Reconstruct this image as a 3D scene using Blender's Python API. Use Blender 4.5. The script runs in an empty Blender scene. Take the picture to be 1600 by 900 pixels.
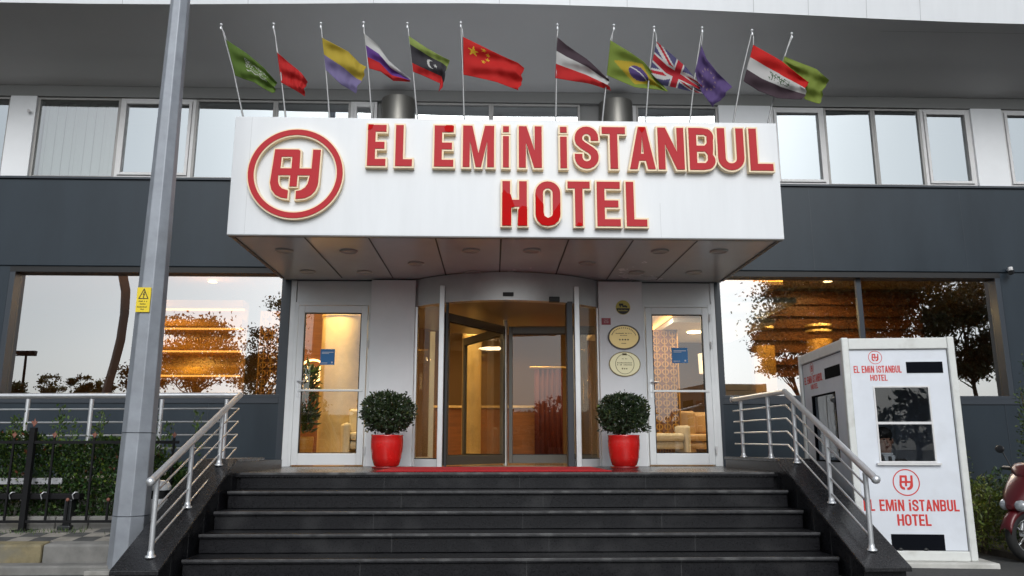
import bpy, bmesh, math, random
from mathutils import Vector, Matrix, noise
from mathutils.geometry import tessellate_polygon
R = math.radians
random.seed(7)
S = bpy.context.scene
COL = S.collection

# ------------------------------------------------------------------ camera, sky, sun, exposure
F, TH, YA = 1220.0, 0.2021, 0.0315
EYE = Vector((0, 0, .24))
FW = Vector((math.sin(YA)*math.cos(TH), math.cos(YA)*math.cos(TH), math.sin(TH)))
RT = Vector((math.cos(YA), -math.sin(YA), 0))
UP = RT.cross(FW)
cd = bpy.data.cameras.new('camera'); cam = bpy.data.objects.new('camera', cd); COL.objects.link(cam)
cam.location = EYE
cam.rotation_euler = Matrix((RT, UP, -FW)).transposed().to_euler()
cd.sensor_width = 36; cd.lens = 36*F/1600; cd.clip_start = .05; cd.clip_end = 2000
S.camera = cam

SUN_EL, SUN_AZ = R(36), R(176)          # overcast: a very soft sun from behind the camera
w = bpy.data.worlds.new('World'); S.world = w; w.use_nodes = True
nt = w.node_tree; nt.nodes.clear()
sky = nt.nodes.new('ShaderNodeTexSky'); sky.sky_type = 'NISHITA'; sky.sun_disc = False
sky.sun_elevation = SUN_EL; sky.sun_rotation = SUN_AZ; sky.air_density = 1.0; sky.dust_density = 3.0
hs = nt.nodes.new('ShaderNodeHueSaturation'); hs.inputs['Saturation'].default_value = .22
bg = nt.nodes.new('ShaderNodeBackground'); bg.inputs['Strength'].default_value = .128
wo = nt.nodes.new('ShaderNodeOutputWorld')
nt.links.new(sky.outputs[0], hs.inputs['Color']); tm = nt.nodes.new('ShaderNodeMix'); tm.data_type = 'RGBA'; tm.blend_type = 'MULTIPLY'; tm.inputs[0].default_value = 1; tm.inputs[7].default_value = (.945, 1.0, 1.04, 1)
nt.links.new(hs.outputs[0], tm.inputs[6]); nt.links.new(tm.outputs[2], bg.inputs['Color']); nt.links.new(bg.outputs[0], wo.inputs['Surface'])
sd = bpy.data.lights.new('sun', 'SUN'); sd.energy = 1.15; sd.angle = R(35); sd.color = (1, .985, .96)
so = bpy.data.objects.new('sun', sd); COL.objects.link(so)
dirv = Vector((math.sin(SUN_AZ)*math.cos(SUN_EL), math.cos(SUN_AZ)*math.cos(SUN_EL), math.sin(SUN_EL)))
so.rotation_euler = dirv.to_track_quat('Z', 'Y').to_euler()
S.view_settings.view_transform = 'Standard'; S.view_settings.look = 'None'
S.view_settings.exposure = 0.0; S.view_settings.gamma = 1; S.view_settings.use_curve_mapping = False
S.render.engine = 'CYCLES'
try:
    S.cycles.use_denoising = True
    S.cycles.max_bounces = 10; S.cycles.transparent_max_bounces = 24; S.cycles.glossy_bounces = 4
    S.cycles.caustics_reflective = False; S.cycles.caustics_refractive = False
    S.cycles.sample_clamp_indirect = 6
except Exception: pass

# ------------------------------------------------------------------ measuring helpers (pixel of the photograph -> point on a plane of the place)
def ray(u, v): return FW + RT*((u-800)/F) + UP*((450-v)/F)
def atY(u, v, Y): d = ray(u, v); return EYE + d*(Y/d.y)
def atX(u, v, X): d = ray(u, v); return EYE + d*(X/d.x)
def atZ(u, v, Z): d = ray(u, v); return EYE + d*((Z-.24)/d.z)

# ------------------------------------------------------------------ materials
MATS = {}
def mat(name, col, rough=.5, metal=0, spec=.5, nz=0, nscale=8, bump=0, bscale=60, coat=0, attr=None, sheen=0, stretch=None, dirt=0, transl=0, dscale=0, dcol=(.16, .15, .12)):
    if name in MATS: return MATS[name]
    m = bpy.data.materials.new(name); m.use_nodes = True; t = m.node_tree; b = t.nodes['Principled BSDF']
    b.inputs['Base Color'].default_value = (*col, 1); b.inputs['Roughness'].default_value = rough
    b.inputs['Metallic'].default_value = metal; b.inputs['Specular IOR Level'].default_value = spec
    if coat: b.inputs['Coat Weight'].default_value = coat; b.inputs['Coat Roughness'].default_value = .06
    tc = t.nodes.new('ShaderNodeTexCoord'); src = tc.outputs['Object']
    if stretch:
        mp = t.nodes.new('ShaderNodeMapping'); mp.inputs['Scale'].default_value = stretch
        t.links.new(src, mp.inputs['Vector']); src = mp.outputs[0]
    cur = None
    if attr:
        a = t.nodes.new('ShaderNodeAttribute'); a.attribute_name = attr; cur = a.outputs['Color']
        if transl: pass
    if nz or dirt:
        n = t.nodes.new('ShaderNodeTexNoise'); n.inputs['Scale'].default_value = nscale; n.inputs['Detail'].default_value = 8; n.inputs['Roughness'].default_value = .62
        t.links.new(src, n.inputs['Vector'])
        mr = t.nodes.new('ShaderNodeMapRange'); mr.inputs['From Min'].default_value = .3; mr.inputs['From Max'].default_value = .7
        mr.inputs['To Min'].default_value = 1-nz; mr.inputs['To Max'].default_value = 1+nz
        t.links.new(n.outputs['Fac'], mr.inputs['Value'])
        mx = t.nodes.new('ShaderNodeMix'); mx.data_type = 'RGBA'; mx.blend_type = 'MULTIPLY'; mx.inputs[0].default_value = 1
        if cur: t.links.new(cur, mx.inputs[6])
        else: mx.inputs[6].default_value = (*col, 1)
        t.links.new(mr.outputs[0], mx.inputs[7]); cur = mx.outputs[2]
        rr = t.nodes.new('ShaderNodeMapRange'); rr.inputs['To Min'].default_value = max(.02, rough-.08); rr.inputs['To Max'].default_value = min(1, rough+.1)
        t.links.new(n.outputs['Fac'], rr.inputs['Value']); t.links.new(rr.outputs[0], b.inputs['Roughness'])
    if dirt:
        n2 = t.nodes.new('ShaderNodeTexNoise'); n2.inputs['Scale'].default_value = dscale or nscale*.6; n2.inputs['Detail'].default_value = 10
        t.links.new(src, n2.inputs['Vector'])
        r2 = t.nodes.new('ShaderNodeMapRange'); r2.inputs['From Min'].default_value = .52; r2.inputs['From Max'].default_value = .72; r2.inputs['To Max'].default_value = dirt
        t.links.new(n2.outputs['Fac'], r2.inputs['Value'])
        m2 = t.nodes.new('ShaderNodeMix'); m2.data_type = 'RGBA'; t.links.new(r2.outputs[0], m2.inputs[0])
        t.links.new(cur, m2.inputs[6]); m2.inputs[7].default_value = (*dcol, 1); cur = m2.outputs[2]
    if cur: t.links.new(cur, b.inputs['Base Color'])
    if bump:
        n = t.nodes.new('ShaderNodeTexNoise'); n.inputs['Scale'].default_value = bscale; n.inputs['Detail'].default_value = 5
        t.links.new(src, n.inputs['Vector'])
        bp = t.nodes.new('ShaderNodeBump'); bp.inputs['Strength'].default_value = bump; bp.inputs['Distance'].default_value = .01
        t.links.new(n.outputs['Fac'], bp.inputs['Height']); t.links.new(bp.outputs[0], b.inputs['Normal'])
    if transl:
        o = t.nodes['Material Output']; tr = t.nodes.new('ShaderNodeBsdfTranslucent'); ms = t.nodes.new('ShaderNodeMixShader'); ms.inputs[0].default_value = transl
        if cur: t.links.new(cur, tr.inputs['Color'])
        else: tr.inputs['Color'].default_value = (*col, 1)
        t.links.new(b.outputs[0], ms.inputs[1]); t.links.new(tr.outputs[0], ms.inputs[2]); t.links.new(ms.outputs[0], o.inputs['Surface'])
    MATS[name] = m; return m
def emis(name, col, s):
    if name in MATS: return MATS[name]
    m = bpy.data.materials.new(name); m.use_nodes = True; b = m.node_tree.nodes['Principled BSDF']
    b.inputs['Base Color'].default_value = (*col, 1); b.inputs['Emission Color'].default_value = (*col, 1); b.inputs['Emission Strength'].default_value = s
    MATS[name] = m; return m
def glass(name, base=.1, tint=(.8, .85, .83), rough=0.0, refl=(1, 1, 1), wav=0):
    m = bpy.data.materials.new(name); m.use_nodes = True; t = m.node_tree; t.nodes.clear()
    o = t.nodes.new('ShaderNodeOutputMaterial'); tr = t.nodes.new('ShaderNodeBsdfTransparent'); tr.inputs[0].default_value = (*tint, 1)
    g = t.nodes.new('ShaderNodeBsdfGlossy'); g.inputs['Roughness'].default_value = rough; g.inputs['Color'].default_value = (*refl, 1)
    fr = t.nodes.new('ShaderNodeFresnel'); fr.inputs[0].default_value = 1.5
    mr = t.nodes.new('ShaderNodeMapRange'); mr.inputs['To Min'].default_value = base; mr.inputs['To Max'].default_value = 1
    t.links.new(fr.outputs[0], mr.inputs['Value']); ms = t.nodes.new('ShaderNodeMixShader')
    ge = t.nodes.new('ShaderNodeNewGeometry'); ml = t.nodes.new('ShaderNodeMath'); ml.operation = 'MULTIPLY'; iv = t.nodes.new('ShaderNodeMath'); iv.operation = 'SUBTRACT'; iv.inputs[0].default_value = 1
    t.links.new(ge.outputs['Backfacing'], iv.inputs[1]); t.links.new(iv.outputs[0], ml.inputs[0]); t.links.new(mr.outputs[0], ml.inputs[1])
    t.links.new(ml.outputs[0], ms.inputs[0]); t.links.new(tr.outputs[0], ms.inputs[1]); t.links.new(g.outputs[0], ms.inputs[2])
    if wav:
        tc = t.nodes.new('ShaderNodeTexCoord'); n = t.nodes.new('ShaderNodeTexNoise'); n.inputs['Scale'].default_value = 1.1; n.inputs['Detail'].default_value = 1
        t.links.new(tc.outputs['Object'], n.inputs['Vector']); bp = t.nodes.new('ShaderNodeBump'); bp.inputs['Strength'].default_value = wav; bp.inputs['Distance'].default_value = .02
        t.links.new(n.outputs['Fac'], bp.inputs['Height']); t.links.new(bp.outputs[0], g.inputs['Normal'])
    t.links.new(ms.outputs[0], o.inputs[0]); return m

M = dict(
    panel=mat('dark_panel', (.019, .029, .040), .36, spec=.4, nz=.16, nscale=2.2, stretch=(1, 1, .25), bump=.04, bscale=1.5),
    frame_dark=mat('dark_frame', (.032, .040, .052), .35),
    black=mat('black_rubber', (.006, .006, .007), .5),
    white=mat('white_composite', (.75, .765, .79), .34, nz=.035, nscale=1.2, stretch=(4, 4, .5)),
    whitewall=mat('white_render', (.80, .81, .83), .55, nz=.05, nscale=1.5, dirt=.1),
    soffit=mat('soffit_paint', (.56, .56, .56), .6, nz=.05, nscale=.5),
    alu=mat('silver_aluminium', (.60, .61, .62), .33, metal=.5, nz=.06, nscale=5),
    aluw=mat('pale_frame', (.74, .75, .76), .38, metal=.1, nz=.04, nscale=3),
    greyfr=mat('grey_frame', (.33, .32, .31), .45, metal=.2),
    whitefr=mat('white_sash', (.68, .67, .67), .4, nz=.05, nscale=9),
    steel=mat('brushed_steel', (.66, .67, .69), .36, metal=.72, nz=.07, nscale=14),
    coldark=mat('brushed_dark_metal', (.24, .23, .21), .38, metal=.8, nz=.12, nscale=6, stretch=(1, 1, .08)),
    canopy_under=mat('grey_composite_ceiling', (.54, .575, .585), .24, spec=.6, nz=.06, nscale=.8),
    granite=mat('black_granite', (.010, .010, .012), .28, spec=.28, nz=.55, nscale=90, dirt=.35, dscale=3.0, dcol=(.06, .06, .062), bump=.03, bscale=30),
    granite_top=mat('worn_black_granite', (.016, .016, .018), .26, spec=.4, nz=.3, nscale=60, dirt=.22, dscale=4, dcol=(.05, .05, .05)),
    granite_edge=mat('worn_granite_edge', (.040, .040, .043), .4, nz=.5, nscale=14, dirt=.7, dscale=6, dcol=(.15, .15, .15)),
    asphalt=mat('asphalt', (.05, .05, .05), .85, nz=.3, nscale=20, bump=.4, bscale=120),
    concrete=mat('concrete', (.30, .29, .27), .85, nz=.25, nscale=6, dirt=.6, bump=.3, bscale=40),
    kerb=mat('kerb_stone', (.19, .185, .175), .85, nz=.25, nscale=5, dirt=.75, bump=.3, bscale=30),
    kerb_y=mat('yellow_kerb_paint', (.21, .175, .10), .8, nz=.3, nscale=9, dirt=.9, bump=.3, bscale=30),
    tile_a=mat('light_paving', (.27, .25, .22), .85, nz=.25, nscale=9, dirt=.5, bump=.3, bscale=60),
    tile_b=mat('dark_paving', (.07, .07, .07), .85, nz=.25, nscale=9, dirt=.4, bump=.3, bscale=60),
    soil=mat('soil', (.05, .04, .03), .95, nz=.4, nscale=12),
    red=mat('sign_red', (.48, .028, .036), .6, spec=.25, nz=.03, nscale=4),
    redb=mat('bare_red_acrylic', (.50, .0003, .0005), .6, spec=.1, nz=.08, nscale=9),
    gold=mat('cream_gold_trim', (.86, .70, .47), .4),
    goldm=mat('gold_plate', (.62, .46, .20), .38, metal=.5),
    brownrim=mat('dark_brown_rim', (.05, .03, .02), .4),
    redpot=mat('glossy_red_pot', (.56, .012, .010), .24, coat=.35, nz=.10, nscale=7, dirt=.10, dscale=12, dcol=(.35, .10, .08)),
    carpet=mat('red_carpet', (.45, .012, .018), .95, nz=.15, nscale=30, bump=.5, bscale=300),
    leaf=mat('dark_leaf', (.03, .06, .02), .5, attr='col', transl=.25),
    bark=mat('bark', (.09, .065, .045), .9, nz=.3, nscale=12, bump=.5, bscale=30),
    pole=mat('galvanised_pole', (.29, .31, .345), .5, metal=.35, nz=.16, nscale=5, dirt=.12, bump=.08, bscale=25),
    yellow=mat('warning_yellow', (.80, .60, .02), .45),
    ink=mat('black_ink', (.012, .012, .012), .5),
    iron=mat('black_iron', (.008, .008, .009), .7, spec=.2, nz=.2, nscale=20),
    rust=mat('rusty_orange_paint', (.20, .075, .05), .7, nz=.2, nscale=30),
    bench=mat('pale_bench_slat', (.34, .34, .36), .6, nz=.15, nscale=9),
    booth=mat('white_booth_panel', (.70, .73, .79), .42, nz=.05, nscale=3, dirt=.12, dscale=5, dcol=(.4, .39, .36)),
    boothfr=mat('offwhite_booth_frame', (.68, .69, .67), .42, nz=.06, nscale=5, dirt=.35, dscale=7, dcol=(.36, .34, .30)),
    boothtxt=mat('booth_red', (.60, .035, .03), .5),
    vent=mat('black_vent', (.004, .005, .008), .85, spec=.08),
    blue=mat('blue_sticker', (.01, .16, .42), .4),
    stickertxt=mat('sticker_white', (.75, .75, .75), .4),
    flag=mat('flag_cloth', (.5, .5, .5), .8, attr='col', transl=.45),
    marble=mat('cream_marble', (.56, .43, .22), .3, nz=.25, nscale=2.5, coat=.3),
    wood=mat('red_brown_wood', (.20, .080, .030), .45, nz=.3, nscale=3, stretch=(1, 1, 8)),
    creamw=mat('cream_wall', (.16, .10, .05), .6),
    lattice=mat('golden_lattice', (.42, .22, .05), .4, metal=.2),
    cream=mat('cream_fabric', (.60, .54, .44), .8, bump=.2, bscale=200),
    tan=mat('tan_leather', (.45, .28, .12), .5),
    dred=mat('dark_red_curtain', (.085, .010, .010), .7),
    floorin=mat('polished_stone_floor', (.35, .27, .18), .12, nz=.15, nscale=2),
    ceilin=mat('interior_ceiling', (.40, .33, .22), .7),
    scoot=mat('metallic_red_paint', (.085, .002, .005), .34, metal=.15, coat=.3),
    tyre=mat('tyre_rubber', (.012, .012, .012), .8, bump=.3),
    seatm=mat('black_vinyl', (.012, .012, .013), .45),
    chrome=mat('chrome', (.8, .8, .8), .1, metal=1),
    lens=mat('clear_lens', (.30, .32, .34), .05, coat=1, spec=1, nz=.5, nscale=25),
    skin=mat('skin', (.42, .22, .15), .5), hair=mat('dark_hair', (.012, .01, .009), .6),
    suit=mat('black_suit', (.012, .012, .015), .8), shirt=mat('white_shirt', (.7, .7, .7), .7),
    blind=mat('pale_blind', (.55, .56, .55), .8),
    brick=mat('brown_arch_paint', (.26, .17, .13), .6),
    roof=mat('far_roof', (.10, .06, .05), .8), farwall=mat('far_wall', (.35, .32, .28), .8),
)
AMBER = emis('amber_light', (1, .52, .14), .6)
AMBER2 = emis('bright_amber_light', (1, .50, .12), 3.5)
WARM = emis('warm_lamp', (1, .74, .38), 9)
G_WIN = glass('coated_window_glass', .50, (.80, .78, .72), wav=.03)
G_UP = glass('upper_window_glass', .52, (.6, .64, .62), wav=.10, refl=(.93, .98, 1))
G_UP2 = glass('dusty_upper_glass', .33, (.8, .84, .82), wav=.10, rough=.03)
G_DOOR = glass('door_glass', .05, (.93, .93, .90), wav=.02)
G_CURV = glass('revolving_glass', .02, (.93, .92, .88))
G_BOOTH = glass('booth_glass', .015, (.72, .74, .76), wav=.03)

# ------------------------------------------------------------------ object helpers
WM = {}
def tag(o, label=None, cat=None, group=None, kind=None):
    if label: o['label'] = label
    if cat: o['category'] = cat
    if group: o['group'] = group
    if kind: o['kind'] = kind
    return o
def thing(name, label, cat, loc=(0, 0, 0), rz=0, group=None, kind=None):
    o = bpy.data.objects.new(name, None); COL.objects.link(o); o.empty_display_size = .1
    o.location = loc; o.rotation_euler = (0, 0, rz)
    WM[o] = Matrix.Translation(loc) @ Matrix.Rotation(rz, 4, 'Z')
    return tag(o, label, cat, group, kind)
class MB:
    grow = False
    def __init__(s): s.v = []; s.f = []; s.mi = []; s.c = []; s.sm = []; s.cuts = []
    def add(s, vs, fs, mi=0, col=None, smooth=False):
        n = len(s.v)
        if not s.grow: s.cuts.append((n, len(s.f)))
        s.v += [Vector(p) for p in vs]
        for f in fs: s.f.append([n+i for i in f]); s.mi.append(mi); s.c.append(col or (1, 1, 1)); s.sm.append(smooth)
    def box(s, a, b, mi=0, M4=None):
        x0, y0, z0 = a; x1, y1, z1 = b
        if x0 > x1: x0, x1 = x1, x0
        if y0 > y1: y0, y1 = y1, y0
        if z0 > z1: z0, z1 = z1, z0
        vs = [(x, y, z) for z in (z0, z1) for y in (y0, y1) for x in (x0, x1)]
        if M4: vs = [M4 @ Vector(p) for p in vs]
        s.add(vs, [(0, 2, 3, 1), (4, 5, 7, 6), (0, 1, 5, 4), (2, 6, 7, 3), (0, 4, 6, 2), (1, 3, 7, 5)], mi)
        return s
    def tube(s, pts, r, n=10, mi=0, cap=True, closed=False, smooth=True):
        pts = [Vector(p) for p in pts]; rs = r if isinstance(r, (list, tuple)) else [r]*len(pts)
        vs = []; fs = []; N = len(pts)
        prev = None
        for i, p in enumerate(pts):
            if closed: d = pts[(i+1) % N]-pts[i-1]
            else: d = pts[min(i+1, N-1)]-pts[max(i-1, 0)]
            d.normalize()
            if prev is None:
                a = Vector((0, 0, 1)) if abs(d.z) < .9 else Vector((1, 0, 0)); x = d.cross(a).normalized()
            else: x = (prev - d*prev.dot(d)).normalized()
            prev = x; y = d.cross(x)
            for k in range(n):
                t = 2*math.pi*k/n; vs.append(p + (x*math.cos(t)+y*math.sin(t))*rs[i])
        segs = N if closed else N-1
        for i in range(segs):
            j = (i+1) % N
            for k in range(n):
                k2 = (k+1) % n; fs.append((i*n+k, i*n+k2, j*n+k2, j*n+k))
        s.add(vs, fs, mi, smooth=smooth); s.grow = True
        if cap and not closed:
            s.add([vs[k] for k in range(n)], [tuple(reversed(range(n)))], mi); s.add([vs[(N-1)*n+k] for k in range(n)], [tuple(range(n))], mi)
        s.grow = False
        return s
    def lathe(s, c, prof, n=28, mi=0, sx=1, sy=1, smooth=True):
        vs = []; fs = []
        for r, z in prof:
            for k in range(n):
                t = 2*math.pi*k/n; vs.append((c[0]+r*sx*math.cos(t), c[1]+r*sy*math.sin(t), c[2]+z))
        for i in range(len(prof)-1):
            for k in range(n):
                k2 = (k+1) % n; fs.append((i*n+k, i*n+k2, (i+1)*n+k2, (i+1)*n+k))
        s.add(vs, fs, mi, smooth=smooth); s.grow = True
        m = len(prof)-1
        if prof[0][0] > 1e-4: s.add([vs[k] for k in range(n)], [tuple(reversed(range(n)))], mi)
        if prof[m][0] > 1e-4: s.add([vs[m*n+k] for k in range(n)], [tuple(range(n))], mi)
        s.grow = False
        return s
    def ball(s, c, r, n=12, mi=0, sc=(1, 1, 1)):
        vs = []; fs = []; m = n//2+2
        for i in range(m+1):
            ph = math.pi*i/m
            for k in range(n):
                t = 2*math.pi*k/n
                vs.append((c[0]+r*sc[0]*math.sin(ph)*math.cos(t), c[1]+r*sc[1]*math.sin(ph)*math.sin(t), c[2]-r*sc[2]*math.cos(ph)))
        for i in range(m):
            for k in range(n):
                k2 = (k+1) % n; fs.append((i*n+k, i*n+k2, (i+1)*n+k2, (i+1)*n+k))
        s.add(vs, fs, mi, smooth=True); return s
    def poly(s, loops, depth, o, ex, ez, en, mi=0, mside=None):
        """loops of 2D points (outer first, then holes) extruded along en from o by depth"""
        if mside is None: mside = mi
        o = Vector(o)
        L3 = [[Vector((x, y, 0)) for x, y in l] for l in loops]
        tris = tessellate_polygon(L3)
        flat = [p for l in L3 for p in l]
        fr = [o+ex*p.x+ez*p.y+en*depth for p in flat]; bk = [o+ex*p.x+ez*p.y for p in flat]
        n = len(flat); t2 = []
        for a, b, c in tris:
            cr = (flat[b]-flat[a]).cross(flat[c]-flat[a]).z
            t2.append((a, b, c) if cr > 0 else (a, c, b))
        s.add(fr, t2, mi); s.add(bk, [(a, c, b) for a, b, c in t2], mside)
        k = 0; vs = fr+bk; fs = []
        for l in L3:
            m = len(l)
            for i in range(m):
                j = (i+1) % m; fs.append((k+i, n+k+i, n+k+j, k+j))
            k += m
        s.add(vs, fs, mside); return s
    def leaf(s, p, size, up=None, col=(.03, .06, .02), asp=.5):
        d = Vector((random.gauss(0, 1), random.gauss(0, 1), random.gauss(0, .8)+.3)).normalized()
        if up is not None: d = (d*.8+up).normalized()
        q = d.cross(Vector((random.gauss(0, 1), random.gauss(0, 1), random.gauss(0, 1)))).normalized()
        nrm = d.cross(q)*size*.12
        h = q*size*asp*.5
        s.add([p, p+d*size*.5+h+nrm, p+d*size, p+d*size*.5-h+nrm], [(0, 1, 2, 3)], 0, col)
SPLIT = {'lower_wall', 'panel_joint', 'reveal_shadow_strip', 'door_head_panel', 'corner_trim', 'door_post', 'lobby_downlight', 'cove_light_strip', 'side_panel', 'panel_gap', 'edge_trim', 'fascia_joint', 'soffit_joint', 'hinge', 'end_cap', 'post_collar', 'step_joint', 'stringer_joint', 'band', 'gold_ring', 'upper_room_wall', 'lobby_wall', 'dark_gasket', 'sash_dot'}
def part(name, mb, m, parent=None, local=False, bevel=0, label=None, fixn=True):
    if name in SPLIT and len(mb.cuts) > 1:      # pieces that stand apart become objects of their own
        for (v0, f0), (v1, f1) in zip(mb.cuts, mb.cuts[1:]+[(len(mb.v), len(mb.f))]):
            q = MB(); q.v = mb.v[v0:v1]; q.f = [[i-v0 for i in f] for f in mb.f[f0:f1]]; q.mi = mb.mi[f0:f1]; q.c = mb.c[f0:f1]; q.sm = mb.sm[f0:f1]; q.cuts = [(0, 0)]
            o = part(name, q, m, parent, local, bevel, label, fixn)
        return o
    me = bpy.data.meshes.new(name)
    T = Matrix()
    if parent is not None and not local: T = WM[parent].inverted()
    me.from_pydata([tuple(T @ v) for v in mb.v], [], mb.f)
    ms = m if isinstance(m, (list, tuple)) else [m]
    for x in ms: me.materials.append(x)
    me.polygons.foreach_set('material_index', mb.mi)
    me.polygons.foreach_set('use_smooth', mb.sm)
    if any(c != (1, 1, 1) for c in mb.c):
        ca = me.color_attributes.new('col', 'FLOAT_COLOR', 'CORNER')
        buf = []
        for p, c in zip(me.polygons, mb.c): buf += [c[0], c[1], c[2], 1]*p.loop_total
        ca.data.foreach_set('color', buf)
    if fixn:
        b = bmesh.new(); b.from_mesh(me); bmesh.ops.recalc_face_normals(b, faces=b.faces); b.to_mesh(me); b.free()
    me.update()
    o = bpy.data.objects.new(name, me); COL.objects.link(o)
    if parent is not None: o.parent = parent; WM[o] = WM[parent]
    else: WM[o] = Matrix()
    if label: o['label'] = label
    if bevel:
        bv = o.modifiers.new('bevel', 'BEVEL'); bv.width = bevel; bv.segments = 2; bv.limit_method = 'ANGLE'; bv.angle_limit = R(40)
    return o
def box(name, a, b, m, parent=None, bevel=0, **k): return part(name, MB().box(a, b), m, parent, bevel=bevel, **k)
def copy_tree(o, parent=None):
    c = o.copy(); COL.objects.link(c); c.parent = parent
    WM[c] = WM[o]
    for ch in [x for x in KIDS(o)]: copy_tree(ch, c)
    return c
def KIDS(o): return [x for x in COL.objects if x.parent is o]
EX, EY, EZ = Vector((1, 0, 0)), Vector((0, 1, 0)), Vector((0, 0, 1)); NF = Vector((0, -1, 0))

# ------------------------------------------------------------------ ground
GZ = -.80
YF = 10.6                     # facade plane
mb = MB()
mb.add([(-400, -400, GZ), (400, -400, GZ), (400, 400, GZ), (-400, 400, GZ)], [(0, 1, 2, 3)])
tag(part('road', mb, M['asphalt']), kind='structure')
mb = MB(); mb.box((-2.9, -9, -.85), (3.1, 6.2, -.794)); tag(part('unseen_bounce_slab', mb, mat('bounce_slab_paving', (.33, .33, .32), .8, nz=.2, nscale=3, dirt=.4, bump=.2)), kind='structure')  # unseen pale slab, added to bounce light up under the canopy
# pavement on the left: chequered tiles, slightly rising to the hedge, with kerb stones in front
pz = lambda y: -.58 + (y-7.2)*.10
def slab(mb, x0, x1, y0, y1, zf, mi, th=.22):
    vs = [(x0, y0, zf(y0)), (x1, y0, zf(y0)), (x1, y1, zf(y1)), (x0, y1, zf(y1))]
    mb.add(vs+[(p[0], p[1], p[2]-th) for p in vs], [(0, 1, 2, 3), (4, 7, 6, 5), (0, 4, 5, 1), (1, 5, 6, 2), (2, 6, 7, 3), (3, 7, 4, 0)], mi)
mb = MB()
XR = -2.86
ny = 3; tw = .19
y0 = 7.34
for i in range(60):
    for j in range(ny):
        x1 = XR - .05 - i*tw; 
        slab(mb, x1-tw+.004, x1, y0+j*tw*.95, y0+(j+1)*tw*.95-.004, pz, (i+j) % 2)
slab(mb, -14, XR-.04, y0-.0, 7.96, lambda y: pz(y)-.006, 2)
tag(part('pavement', mb, [M['tile_a'], M['tile_b'], M['concrete']]), kind='structure')
mb = MB()
x = XR-.36; i = 0
while x > -14:
    L = .62
    slab(mb, x-L+.012, x, 7.18, 7.335, lambda y: pz(y)+.004, 1 if i % 3 == 1 else 0, .26); x -= L; i += 1
slab(mb, -14, XR-.30, 6.98, 7.175, lambda y: -.725, 0, .12)
tag(part('kerb', mb, [M['kerb'], M['kerb_y']], bevel=.018), kind='structure')
mb = MB(); mb.box((-14, 7.965, -.8), (XR, 8.36, -.50)); tag(part('planting_soil', mb, M['soil']), kind='structure')
mb = MB(); mb.box((5.0, 7.3, -.8), (14, 10.6, -.74)); mb.box((3.32, 8.95, -.8), (5.0, 10.6, -.74)); tag(part('planting_bed', mb, M['soil']), kind='structure')
mb = MB()
x = XR-.02
while x > -14:
    slab(mb, x-.3, x, 7.87, 7.955, lambda y: -.40, 0, .3); x -= .308
tag(part('planter_kerb', mb, M['kerb'], bevel=.01), kind='structure')
# ramp on the left
mb = MB(); mb.add([(-2.83, 8.3, -.02), (-2.83, 10.58, -.02), (-14, 10.58, -.45), (-14, 8.3, -.45), (-2.83, 8.3, -.79), (-2.83, 10.58, -.79), (-14, 10.58, -.79), (-14, 8.3, -.79)],
               [(0, 1, 2, 3), (4, 5, 6, 7), (0, 4, 7, 3), (1, 5, 6, 2), (0, 1, 5, 4), (2, 3, 7, 6)])
tag(part('ramp', mb, M['concrete']), kind='structure')

# ------------------------------------------------------------------ the hotel building
H = thing('hotel_building', 'hotel front of charcoal panels, long windows and pale curved overhang', 'building', (0, YF, GZ))
XL0, XR0 = -13.0, 13.5
def wall(name, a, b, m, **k): return box(name, a, b, m, H, **k)
lw = MB()
ZS, ZH = .925, 2.62      # sill and head of the ground floor windows
lw.box((XL0, YF, GZ), (-2.78, YF+.25, ZS-.03)); lw.box((3.20, YF, GZ), (XR0, YF+.25, ZS-.03))
lw.box((XL0, YF, ZS-.03), (-6.52, YF+.25, 2.68)); lw.box((7.26, YF, ZS-.03), (XR0, YF+.25, 2.68))
part('lower_wall', lw, M['panel'], H)
tr = MB()
for x in (-11.2, -9.7, -8.2, -6.7, -5.2, -3.7, 4.1, 5.6, 7.1, 8.6, 10.1): tr.box((x-.004, YF-.004, GZ), (x+.004, YF+.01, ZS-.10))
tr.box((XL0, YF-.016, ZS-.10), (-2.78, YF-.001, ZS-.03)); tr.box((3.20, YF-.016, ZS-.10), (XR0, YF-.001, ZS-.03))
part('panel_joint', tr, M['frame_dark'], H)
ub = MB(); ub.box((XL0, YF-.02, 2.68), (XR0, YF+.25, 3.925))
part('panel_band', ub, M['panel'], H, bevel=.01)
bs_ = MB()
for x in (-9.1, -6.9, -4.7, 4.6, 6.8, 9.0): bs_.box((x-.003, YF-.0215, 2.69), (x+.003, YF-.0, 3.92))
part('panel_joint', bs_, M['frame_dark'], H)
bt = MB(); bt.box((XL0, YF-.05, 3.925), (XR0, YF+.2, 3.955)); part('band_coping', bt, M['frame_dark'], H)
# black strips in place of the shadow above the ground floor windows
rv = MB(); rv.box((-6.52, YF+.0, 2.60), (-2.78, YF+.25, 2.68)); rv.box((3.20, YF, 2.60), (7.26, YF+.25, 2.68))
part('reveal_shadow_strip', rv, M['black'], H)
def big_window(x0, x1, mull, jl, jr):
    fr = MB(); y0, y1 = YF+.10, YF+.17
    fr.box((x0, y0-.1, ZS-.03), (x1, y1, ZS+.015))
    fr.box((x0, y0-jl, ZS+.015), (x0+.075, y1, 2.60)); fr.box((x1-.075, y0-jr, ZS+.015), (x1, y1, 2.60))
    for m in mull: fr.box((m-.035, y0, ZS+.015), (m+.035, y1, 2.60))
    wn = part('window', fr, M['frame_dark'], H, bevel=.004)
    xs = [x0+.075]+[m for m in mull]+[x1-.075]
    for a, b in zip(xs, xs[1:]):
        part('pane', MB().box((a+(.035 if a in mull else 0), YF+.125, ZS+.015), (b-(.035 if b in mull else 0), YF+.135, 2.60)), G_WIN, wn)
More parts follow.
